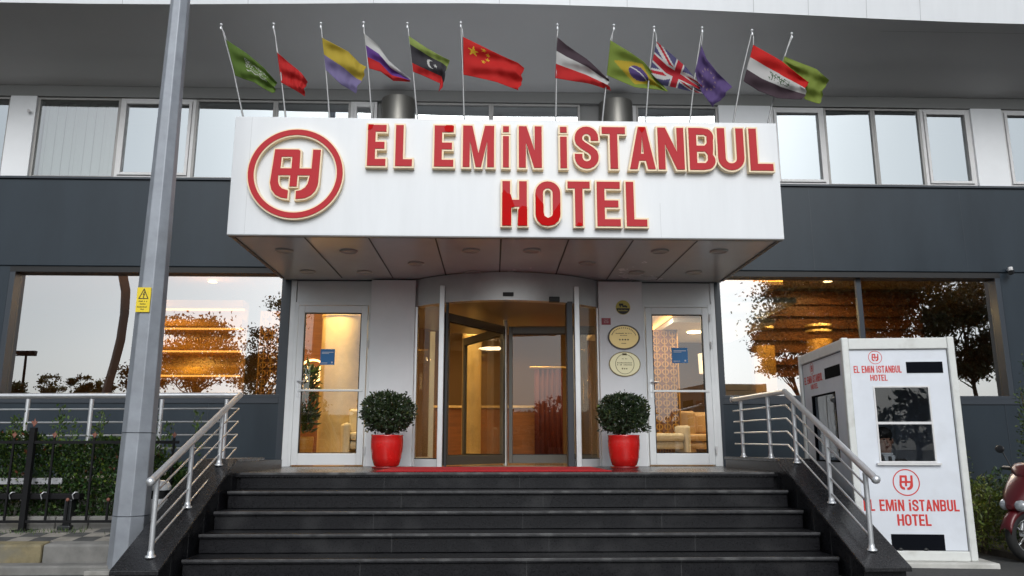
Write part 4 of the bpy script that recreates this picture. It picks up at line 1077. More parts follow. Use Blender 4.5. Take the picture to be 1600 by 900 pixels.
# ------------------------------------------------------------------ hedge, fence, bench, bin on the left
t = thing('hedge', 'leafy green hedge with reddish tips behind the black iron fence', 'hedge', (-5, 8.12, -.5))
mb = MB()
for i in range(26): 
    x = -2.95-i*.19; mb.tube([(x, 8.12, -.5), (x+random.uniform(-.05, .05), 8.12, -.1), (x+random.uniform(-.1, .1), 8.12+random.uniform(-.05, .05), .2)], [.012, .009, .004], 5)
part('stems', mb, M['bark'], t)
mb = MB(); x_end = -7.6
for i in range(30000):
    x = random.uniform(x_end, -2.86); 
    top = .33+.10*noise.noise(Vector((x*1.6, 0, 5)))+.05*noise.noise(Vector((x*5, 0, 1)))
    if x > -3.6: top = lerp(-.08, top, max(0, (-2.86-x)/.74)**.7)
    z = lerp(-.48, top, random.random()**.72); dth = .21+.04*noise.noise(Vector((x*2.2, z*3, 2)))
    y = 8.14+random.uniform(-dth, dth*.8)
    if random.random() < .55: y = 8.14-dth*random.uniform(.8, 1.05)
    zz = (z+.5)/.8
    base_c = (.026, .060, .015) if random.random() > .22*zz else (.08, .14, .02)
    if random.random() < .03*zz: base_c = (.12, .04, .02)
    mb.leaf(Vector((x, y, z)), random.uniform(.03, .055), up=Vector((0, -.5, .5)), col=leafcol(base_c), asp=.55)
for px, hh, pt_ in ((96, 655, 0), (268, 655, 0), (345, 650, 0), (170, 668, 0), (30, 650, 0), (20, 662, 0), (118, 660, 0), (178, 650, 0), (292, 668, 0), (100, 640, 1), (250, 668, 0), (265, 690, 0)):
    u = px if px < 150 else px*.9
    c = atY(u, hh, 8.08); 
    for k in range(70):
        z = lerp(.15, c.z+.03, random.random()); sp_ = .045*(1-.5*(z-.15)/max(.1, c.z-.1))
        mb.leaf(Vector((c.x+random.gauss(0, sp_), c.y+random.gauss(0, sp_), z)), random.uniform(.03, .055), up=Vector((0, 0, .8)), col=leafcol((.06, .11, .025)), asp=.5)
part('foliage', mb, M['leaf'], t, fixn=False)
FY = 7.80
t = thing('iron_fence', 'low black iron fence with rusty orange spear tips along the hedge', 'fence', (-5.2, FY, pz(FY)))
zt, zb = atY(60, 691, FY).z, atY(60, 815, FY).z
xl, xr = -9.6, -2.98
part('top_rail', MB().box((xl, FY-.012, zt-.014), (xr, FY+.012, zt+.014)), M['iron'], t)
part('bottom_rail', MB().box((xl, FY-.012, zb-.012), (xr, FY+.012, zb+.012)), M['iron'], t)
def finial(mb, x, z, s=1):
    mb.add([(x-.03*s, FY, z+.02*s), (x, FY-.012*s, z), (x+.03*s, FY, z+.02*s), (x, FY+.012*s, z), (x, FY, z+.10*s)], [(0, 1, 4), (1, 2, 4), (2, 3, 4), (3, 0, 4), (3, 2, 1, 0)])
    mb.ball((x, FY, z-.005), .016*s, 8); mb.add([(x-.045*s, FY-.006, z+.05*s), (x-.02*s, FY, z+.005), (x, FY+.006, z+.02*s), (x-.03*s, FY, z+.065*s)], [(0, 1, 2, 3)]); mb.add([(x+.045*s, FY-.006, z+.05*s), (x+.02*s, FY, z+.005), (x, FY+.006, z+.02*s), (x+.03*s, FY, z+.065*s)], [(3, 2, 1, 0)])
xp0 = atY(34, 828, FY).x
for k in (-2, -1, 0, 1):
    x = xp0+k*1.52
    if x > xr or x < xl: continue
    pz_ = atY(59, 668, FY).z
    q = part('post', MB().box((x-.026, FY-.026, pz(FY)-.02), (x+.026, FY+.026, pz_)), M['iron'], t, bevel=.004)
    part('foot_plate', MB().box((x-.06, FY-.06, pz(FY)-.02), (x+.06, FY+.06, pz(FY)+.008)), M['iron'], q)
    mb = MB(); finial(mb, x, pz_+.02, .7); part('finial', mb, M['rust'], q)
i = 0; x = xp0-.175-1.52*2
while x < xr-.02:
    near = min(abs(x-(xp0+k*1.52)) for k in range(-3, 2))
    if near > .07:
        if i % 2 == 0:
            q = part('picket', MB().box((x-.009, FY-.009, zb+.012), (x+.009, FY+.009, zt-.014)).box((x-.009, FY-.009, zt+.014), (x+.009, FY+.009, zt+.045)), M['iron'], t)
            mb = MB(); finial(mb, x, zt+.05, .55); part('finial', mb, M['rust'], q)
        else:
            zz = atY(67, 783, FY).z
            q = part('picket', MB().box((x-.009, FY-.009, zb+.012), (x+.009, FY+.009, zz)), M['iron'], t)
            mb = MB(); mb.ball((x, FY, zz+.012), .018, 8); part('finial', mb, M['rust'], q)
    x += .19; i += 1
# bench between fence and hedge
bl_, br_ = atY(17, 750, 7.90), atY(95, 752, 7.90); x0, x1 = bl_.x-.9, br_.x+.22
t = thing('bench', 'park bench with pale back slat and black seat behind the fence', 'bench', ((x0+x1)/2, 7.9, pz(7.9)))
zt_ = atY(60, 747, 7.90).z; zq = atY(60, 757, 7.9).z
part('back_slat', MB().box((bl_.x-.75, 7.915, zq), (br_.x, 7.94, zt_)), M['bench'], t, bevel=.006)
zs_ = atY(60, 771, 7.86).z
part('seat', MB().box((x0, 7.84, zs_-.055), (x1, 7.945, zs_)), M['iron'], t, bevel=.008)
for x in (x0+.1, x1-.10):
    part('leg', MB().box((x-.035, 7.84, pz(7.9)-.02), (x+.035, 7.94, zs_-.055)).box((x-.06, 7.80-.0, pz(7.8)-.005), (x+.06, 7.95, pz(7.9)+.03)), mat('cast_grey_iron', (.03, .032, .035), .35, metal=.3), t, bevel=.01)
for i in range(6):
    x = lerp(x0+.06, x1-.05, i/5); part('seat_bracket', MB().tube([(x, 7.835, zs_-.05), (x-.01, 7.828, zs_-.01), (x+.01, 7.835, zs_+.012), (x+.025, 7.86, zs_+.01)], .006, 6), M['steel'], t)
# litter bin behind the pole
c = atY(238, 845, 7.45); c.z = pz(7.45)
t = thing('litter_bin', 'round steel litter bin behind the grey pole', 'litter bin', c)
part('body', MB().lathe(c, [(.10, 0), (.115, .03), (.115, .34), (.11, .345)], 28), M['alu'], t)
part('opening_band', MB().lathe(c, [(.108, .345), (.108, .42)], 28), M['black'], t)
part('lid', MB().lathe(c, [(.122, .42), (.122, .455), (.09, .50), (0, .51)], 28), M['alu'], t)
# weeds
mb = MB()
for cx in (-6.1, -5.6, -5.25, -4.9, -4.3, -3.9, -3.3, -3.1):
    for k in range(60):
        p = Vector((cx+random.gauss(0, .12), 7.72+random.gauss(0, .05), 0)); p.z = pz(p.y); h = random.uniform(.015, .05)
        mb.add([p, p+Vector((.006, 0, 0)), p+Vector((random.gauss(0, .015), random.gauss(0, .015), h))], [(0, 1, 2)], 0, leafcol((.05, .09, .02)))
tag(part('grass', mb, M['leaf'], fixn=False), 'tufts of grass between the paving and the fence', 'grass', kind='stuff')

# ------------------------------------------------------------------ guard booth
BR = R(-6.8); BC = Vector((3.375, 7.30, -.755)); BW, BD, BH = 1.03, 1.55, 2.02
gm = Matrix.Translation(BC) @ Matrix.Rotation(BR, 4, 'Z')
mb = MB(); mb.box((-.10, -.10, -.12), (BW+.13, BD+.10, 0), M4=gm); tag(part('booth_plinth', mb, M['concrete'], bevel=.012), 'pale concrete slab under the white guard booth', 'plinth')
M['concrete_w'] = mat('whitewashed_concrete', (.52, .51, .48), .8, nz=.15, nscale=5, dirt=.5, bump=.2, bscale=30)
bpy.data.objects['booth_plinth'].data.materials[0] = M['concrete_w']
GB = thing('guard_booth', 'white guard booth with red hotel lettering right of the steps', 'guard booth', BC, BR)
def bp(nm, mbx, m, par=None, bevel=0): return part(nm, mbx, m, par or GB, local=True, bevel=bevel)
P = .065
for x, y in ((0, 0), (BW-P, 0), (0, BD-P), (BW-P, BD-P)): bp('corner_post', MB().box((x, y, 0), (x+P, y+P, BH+.008)), M['boothfr'], bevel=.012)
for nm, a, b in (('frame_rail', (P, .006, BH-.105), (BW-P, P, BH)), ('frame_rail', (P, .006, 0), (BW-P, P, .085)), ('frame_rail', (.006, P, BH-.105), (P, BD-P, BH)), ('frame_rail', (.006, P, 0), (P, BD-P, .085)), ('frame_rail', (BW-P, P, BH-.105), (BW-.006, BD-P, BH)), ('frame_rail', (BW-P, P, 0), (BW-.006, BD-P, .085)), ('frame_rail', (P, BD-P, BH-.105), (BW-P, BD-.006, BH)), ('frame_rail', (P, BD-P, 0), (BW-P, BD-.006, .085))):
    bp(nm, MB().box(a, b), M['boothfr'], bevel=.008)
for fz0, fz1, side in ((.085, BH-.105, 0), (.085, BH-.105, 1)):
    g_ = MB(); A0, A1 = P, (BW if side == 0 else BD)-P
    for (u0, u1, z0_, z1_) in ((A0, A1, fz1-.006, fz1), (A0, A1, fz0, fz0+.005), (A0, A0+.005, fz0+.005, fz1-.006), (A1-.006, A1, fz0+.005, fz1-.006)):
        if side == 0: g_.box((u0, .026, z0_), (u1, .031, z1_))
        else: g_.box((.026, u0, z0_), (.031, u1, z1_))
    bp('seal', g_, mat('grey_seal', (.16, .16, .165), .7))
bp('roof', MB().box((P, P, BH-.06), (BW-P, BD-P, BH-.005)), M['boothfr']); bp('floor', MB().box((P, P, .02), (BW-P, BD-P, .06)), M['vent'])
def lp(px, py):      # pixel -> booth front plane (local x, z)
    d = ray(px, py); inv = gm.inverted(); o_ = inv @ EYE; dd = inv.to_3x3() @ d; k = -o_.y/dd.y; q = o_+dd*k; return q.x, q.z
def ls_(px, py):     # booth side plane (local y, z)
    d = ray(px, py); inv = gm.inverted(); o_ = inv @ EYE; dd = inv.to_3x3() @ d; k = -o_.x/dd.x; q = o_+dd*k; return q.y, q.z
wx0, wz1 = lp(1366, 603); wx1, _ = lp(1454, 601); wz0 = lp(1376, 723)[1]; wx0 = (wx0+lp(1376, 723)[0])/2; wx1 = (wx1+lp(1466, 721)[0])/2
q0, q1 = .03, P-.01
bp('front_panel', MB().box((P, q0, wz1), (BW-P, q1, BH-.105)), M['booth']); bp('front_panel', MB().box((P, q0, .085), (BW-P, q1, wz0)), M['booth'])
bp('front_panel', MB().box((P, q0, wz0), (wx0, q1, wz1)), M['booth']); bp('front_panel', MB().box((wx1, q0, wz0), (BW-P, q1, wz1)), M['booth'])
fr = MB(); e = .014
zm = lp(1372, 661)[1]
fr.box((wx0, q0-.006, wz0), (wx0+e, q1, wz1)); fr.box((wx1-e, q0-.006, wz0), (wx1, q1, wz1)); fr.box((wx0+e, q0-.006, wz1-e), (wx1-e, q1, wz1)); fr.box((wx0+e, q0-.006, wz0), (wx1-e, q1, wz0+e)); fr.box((wx0+e, q0-.010, zm-.011), (wx1-e, q1, zm+.012))
FWN = bp('window', fr, M['whitefr'])
bp('pane', MB().box((wx0+e, q0+.010, wz0+e), (wx1-e, q0+.015, zm-.012)), G_BOOTH, FWN); bp('pane', MB().box((wx0+e, q0+.010, zm+.012), (wx1-e, q0+.015, wz1-e)), G_BOOTH, FWN)
bp('sill', MB().box((wx0-.03, q0-.03, wz0-.022), (wx1+.03, q0, wz0-.002)), M['whitefr'], FWN)
def slot(u0, v0, u1, v1):
    x0, z1 = lp(u0, v0); x1, z0 = lp(u1, v1); 
    v = bp('vent', MB().box((x0, q0-.004, z0), (x1, q0-.0005, z1)), M['vent'])
slot(1417, 565, 1476, 582); slot(1394, 835, 1480, 861)
# side
sy0, sz1 = ls_(1306, 610); sy1, _ = ls_(1265, 617); sz0 = ls_(1305, 722)[1]
sy0 = max(.2, ls_(1304, 660)[0]); sy1 = min(BD-.2, ls_(1268, 665)[0])
bp('side_panel', MB().box((q0, P, sz1), (q1, BD-P, BH-.105)), M['booth']); bp('side_panel', MB().box((q0, P, .085), (q1, BD-P, sz0)), M['booth'])
bp('side_panel', MB().box((q0, P, sz0), (q1, sy0, sz1)), M['booth']); bp('side_panel', MB().box((q0, sy1, sz0), (q1, BD-P, sz1)), M['booth'])
fr = MB(); fr.box((q0-.006, sy0, sz0), (q1, sy0+e, sz1)); fr.box((q0-.006, sy1-e, sz0), (q1, sy1, sz1)); fr.box((q0-.006, sy0+e, sz1-e), (q1, sy1-e, sz1)); fr.box((q0-.006, sy0+e, sz0), (q1, sy1-e, sz0+e))
SWN = bp('window', fr, M['vent']); bp('pane', MB().box((q0+.01, sy0+e, sz0+e), (q0+.015, sy1-e, sz1-e)), G_BOOTH, SWN)
yv0, zv1 = ls_(1307, 570); yv1, zv0 = ls_(1285, 592); zv1 = ls_(1296, 572)[1]; zv0 = ls_(1296, 590)[1]
bp('vent', MB().box((q0-.004, yv0, zv0), (q0-.0005, yv1, zv1)), M['vent'])
bp('back_panel', MB().box((P, BD-q1, .085), (BW-P, BD-q0, BH-.105)), M['booth']); bp('side_panel', MB().box((BW-q1, P, .085), (BW-q0, BD-P, BH-.105)), M['booth'])
# prints
def prints(u0, u1, v1a, v1b, h0_, h1_, v2a, v2b, ec, er, side=False):
    """line 1 between u0..u1 (v top..bottom), line 2, emblem centre and radius"""
    fn = ls_ if side else lp
    mb = MB()
    if side:
        ex = Vector((0, -1, 0)); en = Vector((-1, 0, 0)); org = Vector((q0-.0005, 0, 0)); sg = -1
    else: ex = EX; en = NF; org = Vector((0, q0-.0005, 0)); sg = 1
    a = fn(u0, v1b); b = fn(u1, v1b); um = (u0+u1)/2; zt1 = fn(um, v1a)[1]; zb1 = fn(um, v1b)[1]
    text_line(mb, 'EL EMiN iSTANBUL', sg*a[0], sg*b[0], zb1, zt1-zb1, org, ex, en)
    a = fn(h0_, v2b); b = fn(h1_, v2b); zt2 = fn(um, v2a)[1]; zb2 = fn(um, v2b)[1]
    text_line(mb, 'HOTEL', sg*a[0], sg*b[0], zb2, zt2-zb2, org, ex, en)
    bp('printed_name', mb, M['boothtxt'])
    c = fn(*ec); r = abs(fn(ec[0], ec[1]-er)[1]-c[1])
    mb = MB(); oo = org+ex*(sg*c[0])+EZ*c[1]
    for g in ([arc(0, 0, r, r, 0, 360, 48)[:-1], arc(0, 0, r*.92, r*.92, 0, 360, 48)[:-1]],): lay(mb, g, oo, ex, EZ, en, .0015)
    k = r*.98; lay(mb, [[(x*k, y*k) for x, y in l] for l in mono], oo, ex, EZ, en, .0015, 0)
    bp('printed_emblem', mb, M['boothtxt'])
prints(1336, 1411, 571, 582, 1362, 1389, 585, 594.5, (1369, 558), 10.4)
prints(1352, 1502, 781, 799, 1405, 1458, 804, 822, (1418, 754), 21)
prints(1253, 1281, 586, 598, 1263, 1274, 600, 608, (1264, 576), 9.5, side=True)
# inside: stool
sc_ = Vector((.485, .53, .06))
t = thing('stool', 'plain office stool inside the white guard booth', 'stool', gm @ sc_)
w0 = gm @ sc_
part('seat', MB().lathe((w0.x, w0.y, w0.z+.29), [(.0, 0), (.16, 0), (.18, .02), (.17, .05), (0, .055)], 20), M['seatm'], t)
part('stem', MB().tube([(w0.x, w0.y, w0.z+.02), (w0.x, w0.y, w0.z+.29)], .02, 8), M['steel'], t)
part('foot', MB().lathe(w0, [(.17, 0), (.17, .015), (.03, .03)], 20), M['steel'], t)
# seated guard
def skin_mesh(name, verts, edges, rad, m, parent, sub=2, root=0):
    me = bpy.data.meshes.new(name); me.from_pydata(verts, edges, []); me.materials.append(m)
    o = bpy.data.objects.new(name, me); COL.objects.link(o)
    if parent: o.parent = parent; WM[o] = WM[parent]
    md = o.modifiers.new('skin', 'SKIN'); md.use_smooth_shade = True; md.branch_smoothing = .6
    for i, r in enumerate(rad): 
        v = me.skin_vertices[0].data[i]; v.radius = (r, r) if not isinstance(r, tuple) else r; v.use_root = (i == root)
    sb = o.modifiers.new('sub', 'SUBSURF'); sb.levels = sub; sb.render_levels = sub
    return o
hx, hz = lp(1385, 690); 
PX, PYc = .485, .50; seat = .06+.455
PR = thing('person', 'seated man in dark suit, white shirt and dark tie behind the booth window', 'person', gm @ Vector((PX, PYc, .06)), BR)
# local: facing -y; head centre height
dd = (gm.inverted().to_3x3() @ ray(1384, 690)); oo = gm.inverted() @ EYE; kk = (PYc-oo.y)/dd.y; hc = oo+dd*kk
HXo, HZo = hc.x-PX, hc.z-.06
sh = HZo-.185
bv = [(0, .02, .43), (0, 0, .68), (0, -.01, sh-.06), (0, -.01, sh), (0, -.01, sh+.07), (0, -.022, HZo-.03), (0, -.015, HZo+.05),
      (-.17, 0, sh-.01), (-.21, -.05, sh-.26), (-.16, -.24, sh-.34), (-.13, -.30, sh-.34), (.17, 0, sh-.01), (.21, -.05, sh-.26), (.16, -.24, sh-.34), (.13, -.30, sh-.34),
      (-.10, -.0, .41), (-.11, -.32, .41), (-.11, -.33, .08), (-.11, -.41, .04), (.10, -.0, .41), (.11, -.32, .41), (.11, -.33, .08), (.11, -.41, .04)]
be = [(0, 1), (1, 2), (2, 3), (3, 4), (4, 5), (5, 6), (2, 7), (7, 8), (8, 9), (9, 10), (2, 11), (11, 12), (12, 13), (13, 14), (0, 15), (15, 16), (16, 17), (17, 18), (0, 19), (19, 20), (20, 21), (21, 22)]
brd = [(.13, .10), (.13, .095), (.15, .095), (.08, .07), (.055, .055), (.070, .082), (.080, .092), (.06, .06), (.045, .045), (.035, .035), (.028, .028), (.06, .06), (.045, .045), (.035, .035), (.028, .028), .075, .06, .042, .035, .075, .06, .042, .035]
bd = skin_mesh('body', bv, be, brd, M['skin'], PR)
# jacket
jv = [(0, .02, .45), (0, 0, .64), (0, -.0, sh-.06), (-.17, .005, sh-.01), (-.21, -.05, sh-.26), (-.165, -.22, sh-.335), (.17, .005, sh-.01), (.21, -.05, sh-.26), (.165, -.22, sh-.335), (0, .0, sh+.0)]
je = [(0, 1), (1, 2), (2, 3), (3, 4), (4, 5), (2, 6), (6, 7), (7, 8), (2, 9)]
skin_mesh('suit_jacket', jv, je, [(.155, .12), (.155, .115), (.165, .115), .072, .057, .05, .072, .057, .05, (.10, .085)], M['suit'], PR)
lv_ = [(0, .02, .42), (-.10, 0, .41), (-.11, -.32, .41), (-.11, -.33, .10), (.10, 0, .41), (.11, -.32, .41), (.11, -.33, .10)]
skin_mesh('trousers', lv_, [(0, 1), (1, 2), (2, 3), (0, 4), (4, 5), (5, 6)], [.12, .09, .075, .058, .09, .075, .058], M['suit'], PR)
for s in (-1, 1): part('shoe', MB().ball((s*.11, -.38, .035), .05, 12, sc=(.9, 2.2, .7)), M['seatm'], PR, local=True)
mb = MB(); mb.add([(-.055, -.118, sh+.05), (.055, -.118, sh+.05), (.012, -.135, sh-.15), (-.012, -.135, sh-.15), (-.05, -.05, sh+.06), (.05, -.05, sh+.06), (.01, -.10, sh-.16), (-.01, -.10, sh-.16)], [(0, 1, 2, 3), (0, 4, 5, 1), (1, 5, 6, 2), (0, 3, 7, 4), (2, 6, 7, 3)]); mb.tube([(.055*math.cos(R(a)), -.02+.065*math.sin(R(a)), sh+.065) for a in range(0, 360, 30)], .014, 6, closed=True)
part('shirt', mb, M['shirt'], PR, local=True)
mb = MB(); mb.add([(-.014, -.128, sh+.045), (.014, -.128, sh+.045), (.022, -.142, sh-.10), (0, -.142, sh-.13), (-.022, -.142, sh-.10)], [(0, 1, 2, 3, 4)]); o = part('tie', mb, M['suit'], PR, local=True); o.modifiers.new('t', 'SOLIDIFY').thickness = .006
mb = MB()
for i in range(7): 
    pass
mb.ball((0, .005, HZo+.072), .092, 16, sc=(.93, 1.08, .80)); hr = part('hair', mb, M['hair'], PR, local=True); 
mb = MB(); mb.ball((0, -.103, HZo-.0), .020, 8, sc=(.6, .9, 1.3)); part('nose', mb, M['skin'], PR, local=True)
for s in (-1, 1):
    mb = MB(); mb.ball((s*.030, -.098, HZo+.020), .009, 8, sc=(1.3, .6, .7)); part('eye', mb, M['hair'], PR, local=True)
    mb = MB(); mb.ball((s*.080, -.012, HZo+.005), .024, 8, sc=(.4, .7, 1.2)); part('ear', mb, M['skin'], PR, local=True)
mb = MB(); mb.ball((0, -.094, HZo-.05), .020, 8, sc=(1.2, .5, .35)); part('mouth', mb, mat('lips', (.28, .10, .08), .5), PR, local=True)
for s in (-1, 1):   # hands resting, five fingers each
    vv = [(s*.13, -.30, sh-.345), (s*.12, -.36, sh-.36)]; ee = [(0, 1)]; rr = [(.032, .018), (.036, .016)]
    for k in range(4):
        ox = (k-1.5)*.019; L = (.070, .078, .074, .058)[k]; n0_ = len(vv)
        vv += [(s*.12+ox, -.375, sh-.36), (s*.12+ox, -.375-L*.5, sh-.37), (s*.12+ox*.95, -.375-L, sh-.39)]; ee += [(1, n0_), (n0_, n0_+1), (n0_+1, n0_+2)]; rr += [.0095, .0088, .0075]
    n0_ = len(vv); vv += [(s*.12-s*.035, -.335, sh-.362), (s*.12-s*.055, -.365, sh-.375)]; ee += [(0, n0_), (n0_, n0_+1)]; rr += [.011, .009]
    skin_mesh('hand', vv, ee, rr, M['skin'], PR, 1)

# ------------------------------------------------------------------ shrubs and motor scooter at the right
def shrub(nm, lab, c, r, h, n, colr, grp, sz=(.03, .06)):
    t = thing(nm, lab, 'shrub', c, group=grp)
    mb = MB()
    for k in range(5):
        a = random.uniform(0, 6.28); mb.tube([c, (c[0]+.3*r*math.cos(a), c[1]+.3*r*math.sin(a), c[2]+h*.5), (c[0]+.6*r*math.cos(a), c[1]+.6*r*math.sin(a), c[2]+h*.85)], [.012, .008, .004], 5)
    part('stems', mb, M['bark'], t)
    mb = MB(); cc = Vector(c)
    for k in range(n):
        d = Vector((random.gauss(0, 1), random.gauss(0, 1), random.gauss(0, 1))).normalized(); q = random.random()**.4*(1+.3*noise.noise(d*2.5+cc))
        mb.leaf(cc+Vector((d.x*r*q, d.y*r*q, h*.52+d.z*h*.5*q)), random.uniform(*sz), up=d*.6, col=leafcol(colr), asp=.5)
    part('foliage', mb, M['leaf'], t, fixn=False)
shrub('shrub', 'yellow-green bush directly right of the white booth', (4.95, 7.95, -.78), .30, .70, 1700, (.09, .12, .02), 'shrubs between booth and scooter')
shrub('shrub', 'dark green bush behind the red scooter front', (5.45, 8.45, -.78), .42, .75, 2200, (.03, .055, .02), 'shrubs between booth and scooter')
shrub('shrub', 'upright dark bush at the wall behind the booth corner', (5.35, 9.3, -.78), .35, 1.15, 1600, (.035, .055, .025), 'shrubs between booth and scooter')
shrub('tall_shrub', 'thin tall green shrub rising against the dark wall at right edge', (6.62, 9.4, -.78), .16, 2.0, 1500, (.06, .10, .03), None)
shrub('shrub', 'low bush beside the scooter against the wall', (6.3, 9.0, -.78), .45, .8, 1500, (.03, .05, .02), 'shrubs between booth and scooter')
SCX = atY(1609, 872, 7.45)
SM = thing('motor_scooter', 'metallic red motor scooter parked right of the guard booth, cut by the frame', 'scooter', (SCX.x, 7.45, GZ), R(14))
def spt(nm, mbx, m, par=None, bevel=0): return part(nm, mbx, m, par or SM, local=True, bevel=bevel)
for x, nm in ((0, 'front_wheel'), (1.12, 'rear_wheel')):
    mb = MB(); n_ = 28; mb.tube([(x+.19*math.cos(2*math.pi*k/n_), 0, .235+.19*math.sin(2*math.pi*k/n_)) for k in range(n_)], .045, 10, closed=True); wh = spt(nm, mb, M['tyre'])
    mb = MB(); mb.tube([(x+.145*math.cos(2*math.pi*k/n_), 0, .235+.145*math.sin(2*math.pi*k/n_)) for k in range(n_)], .014, 8, closed=True)
    for k in range(5): a = 2*math.pi*k/5; mb.tube([(x, 0, .235), (x+.14*math.cos(a), 0, .235+.14*math.sin(a))], .012, 6)
    mb.tube([(x, -.05, .235), (x, .05, .235)], .03, 12); spt('rim', mb, M['chrome'], wh)
    mb = MB(); mb.tube([(x, -.045, .235), (x, -.040, .235)], .085, 20); spt('brake_disc', mb, M['steel'], wh)
mb = MB()
for k in range(9):
    pass
arcp = [(.255*math.cos(R(a)), .235+.255*math.sin(R(a))) for a in range(25, 175, 12)]
vs = []; 
for x, z in arcp: vs += [(x, -.065, z-.03), (x, -.045, z+.012), (x, 0, z+.028), (x, .045, z+.012), (x, .065, z-.03)]
mb.add(vs, [(i*5+k, i*5+k+1, (i+1)*5+k+1, (i+1)*5+k) for i in range(len(arcp)-1) for k in range(4)], smooth=True)
o = spt('front_fender', mb, M['scoot']); o.modifiers.new('t', 'SOLIDIFY').thickness = .006
for s in (-1, 1): spt('fork', MB().tube([(0, s*.06, .235), (.10, s*.06, .60)], .018, 10), M['steel'])
def loft(secs, mb=None, smooth=True):
    """sections: (x, z centre, half width, half height)"""
    mb = mb or MB(); vs = []; n_ = 16
    for x, z, hw, hh in secs:
        for k in range(n_):
            a = 2*math.pi*k/n_; ca, sa = math.cos(a), math.sin(a)
            vs.append((x, hw*math.copysign(abs(ca)**.7, ca), z+hh*math.copysign(abs(sa)**.7, sa)))
    mb.add(vs, [(i*n_+k, i*n_+(k+1) % n_, (i+1)*n_+(k+1) % n_, (i+1)*n_+k) for i in range(len(secs)-1) for k in range(n_)], smooth=smooth)
    mb.add([vs[k] for k in range(n_)], [tuple(range(n_))]); mb.add([vs[-n_+k] for k in range(n_)], [tuple(range(n_))]); return mb
spt('front_cowl', loft([(-.17, .50, .03, .02), (-.13, .535, .10, .075), (-.05, .59, .15, .13), (.05, .64, .185, .19), (.15, .62, .17, .25), (.20, .58, .15, .26)]), M['scoot'])
for s in (-1, 1):
    spt('headlight', MB().ball((-.115, s*.080, .515), .072, 14, sc=(.7, .85, .75)), M['lens'])
    spt('mirror', MB().tube([(.10, s*.17, .86), (.12, s*.26, 1.00)], .007, 6).ball((.12, s*.29, 1.03), .055, 12, sc=(.3, 1, .7)), M['seatm'])
    spt('grip', MB().tube([(.10, s*.13, .845), (.15, s*.30, .85)], .02, 10), M['seatm'])
    spt('side_panel', loft([(.50, .42, .03, .05), (.65, .50, .035, .11), (.95, .55, .035, .12), (1.25, .66, .03, .06), (1.36, .70, .012, .02)]), M['scoot']).location = (0, s*.13, 0)
spt('handlebar_cover', loft([(.0, .78, .03, .02), (.04, .82, .12, .05), (.10, .845, .16, .06), (.17, .84, .12, .05)]), M['scoot'])
spt('steering_column', MB().tube([(.12, 0, .35), (.10, 0, .82)], .035, 10), M['seatm'])
spt('footboard', loft([(.14, .32, .13, .06), (.30, .27, .15, .045), (.55, .28, .15, .05)]), M['seatm'])
spt('seat', loft([(.48, .66, .06, .03), (.58, .69, .12, .05), (.85, .70, .13, .05), (1.0, .75, .12, .05), (1.28, .76, .09, .04)]), M['seatm'])
spt('engine', loft([(.62, .30, .09, .09), (.85, .30, .12, .12), (1.15, .26, .07, .08)]), M['iron'])
spt('exhaust', MB().tube([(.7, -.13, .22), (1.0, -.15, .22), (1.35, -.15, .30)], [.02, .045, .045], 12), M['steel'])
spt('stand', MB().tube([(.6, -.10, .22), (.62, -.22, .01)], .012, 8), M['steel'])
spt('top_box', loft([(1.22, .94, .12, .10), (1.28, .95, .20, .14), (1.52, .95, .20, .14), (1.58, .94, .14, .10)]), M['seatm'])

# ------------------------------------------------------------------ lobby things seen through the glass
def tcol(px0, px1, v, y, lab, z1=3.35, m='marble'):
    a = atY(px0, v, y).x; b = atY(px1, v, y).x; r = (b-a)/2; x = (a+b)/2
    t = thing('lobby_column', lab, 'column', (x, y, 0))
    part('shaft', MB().lathe((x, y, 0), [(r, .12), (r, z1)], 40), M[m], t); part('base', MB().lathe((x, y, 0), [(r*1.1, 0), (r*1.1, .10), (r*1.03, .12)], 40), M['tan'], t)
    part('gold_ring', MB().lathe((x, y, 0), [(r+.01, 2.25), (r+.012, 2.29)], 40).lathe((x, y, 0), [(r+.01, 2.35), (r+.012, 2.39)], 40), M['goldm'], t); return x, y, r
c1 = tcol(500, 566, 600, 12.3, 'round cream marble column behind the left glass door')
c2 = tcol(722, 752, 600, 14.6, 'slim cream column left inside the revolving door')
c3 = tcol(1265, 1303, 580, 13.6, 'round golden lobby column behind the guard booth', 2.12, 'lattice')
c4 = tcol(1180, 1212, 580, 13.2, 'short golden lobby column at the left end of the right window', 1.95, 'lattice')
for (cx, cy, cr), cz_, ce_ in ((c1, 3.0, 75), (c2, 3.0, 40), (c3, 2.6, 50), (c4, 2.5, 50)): lamp((cx, cy-cr-.28, cz_), ce_, .2, (1, .74, .34))
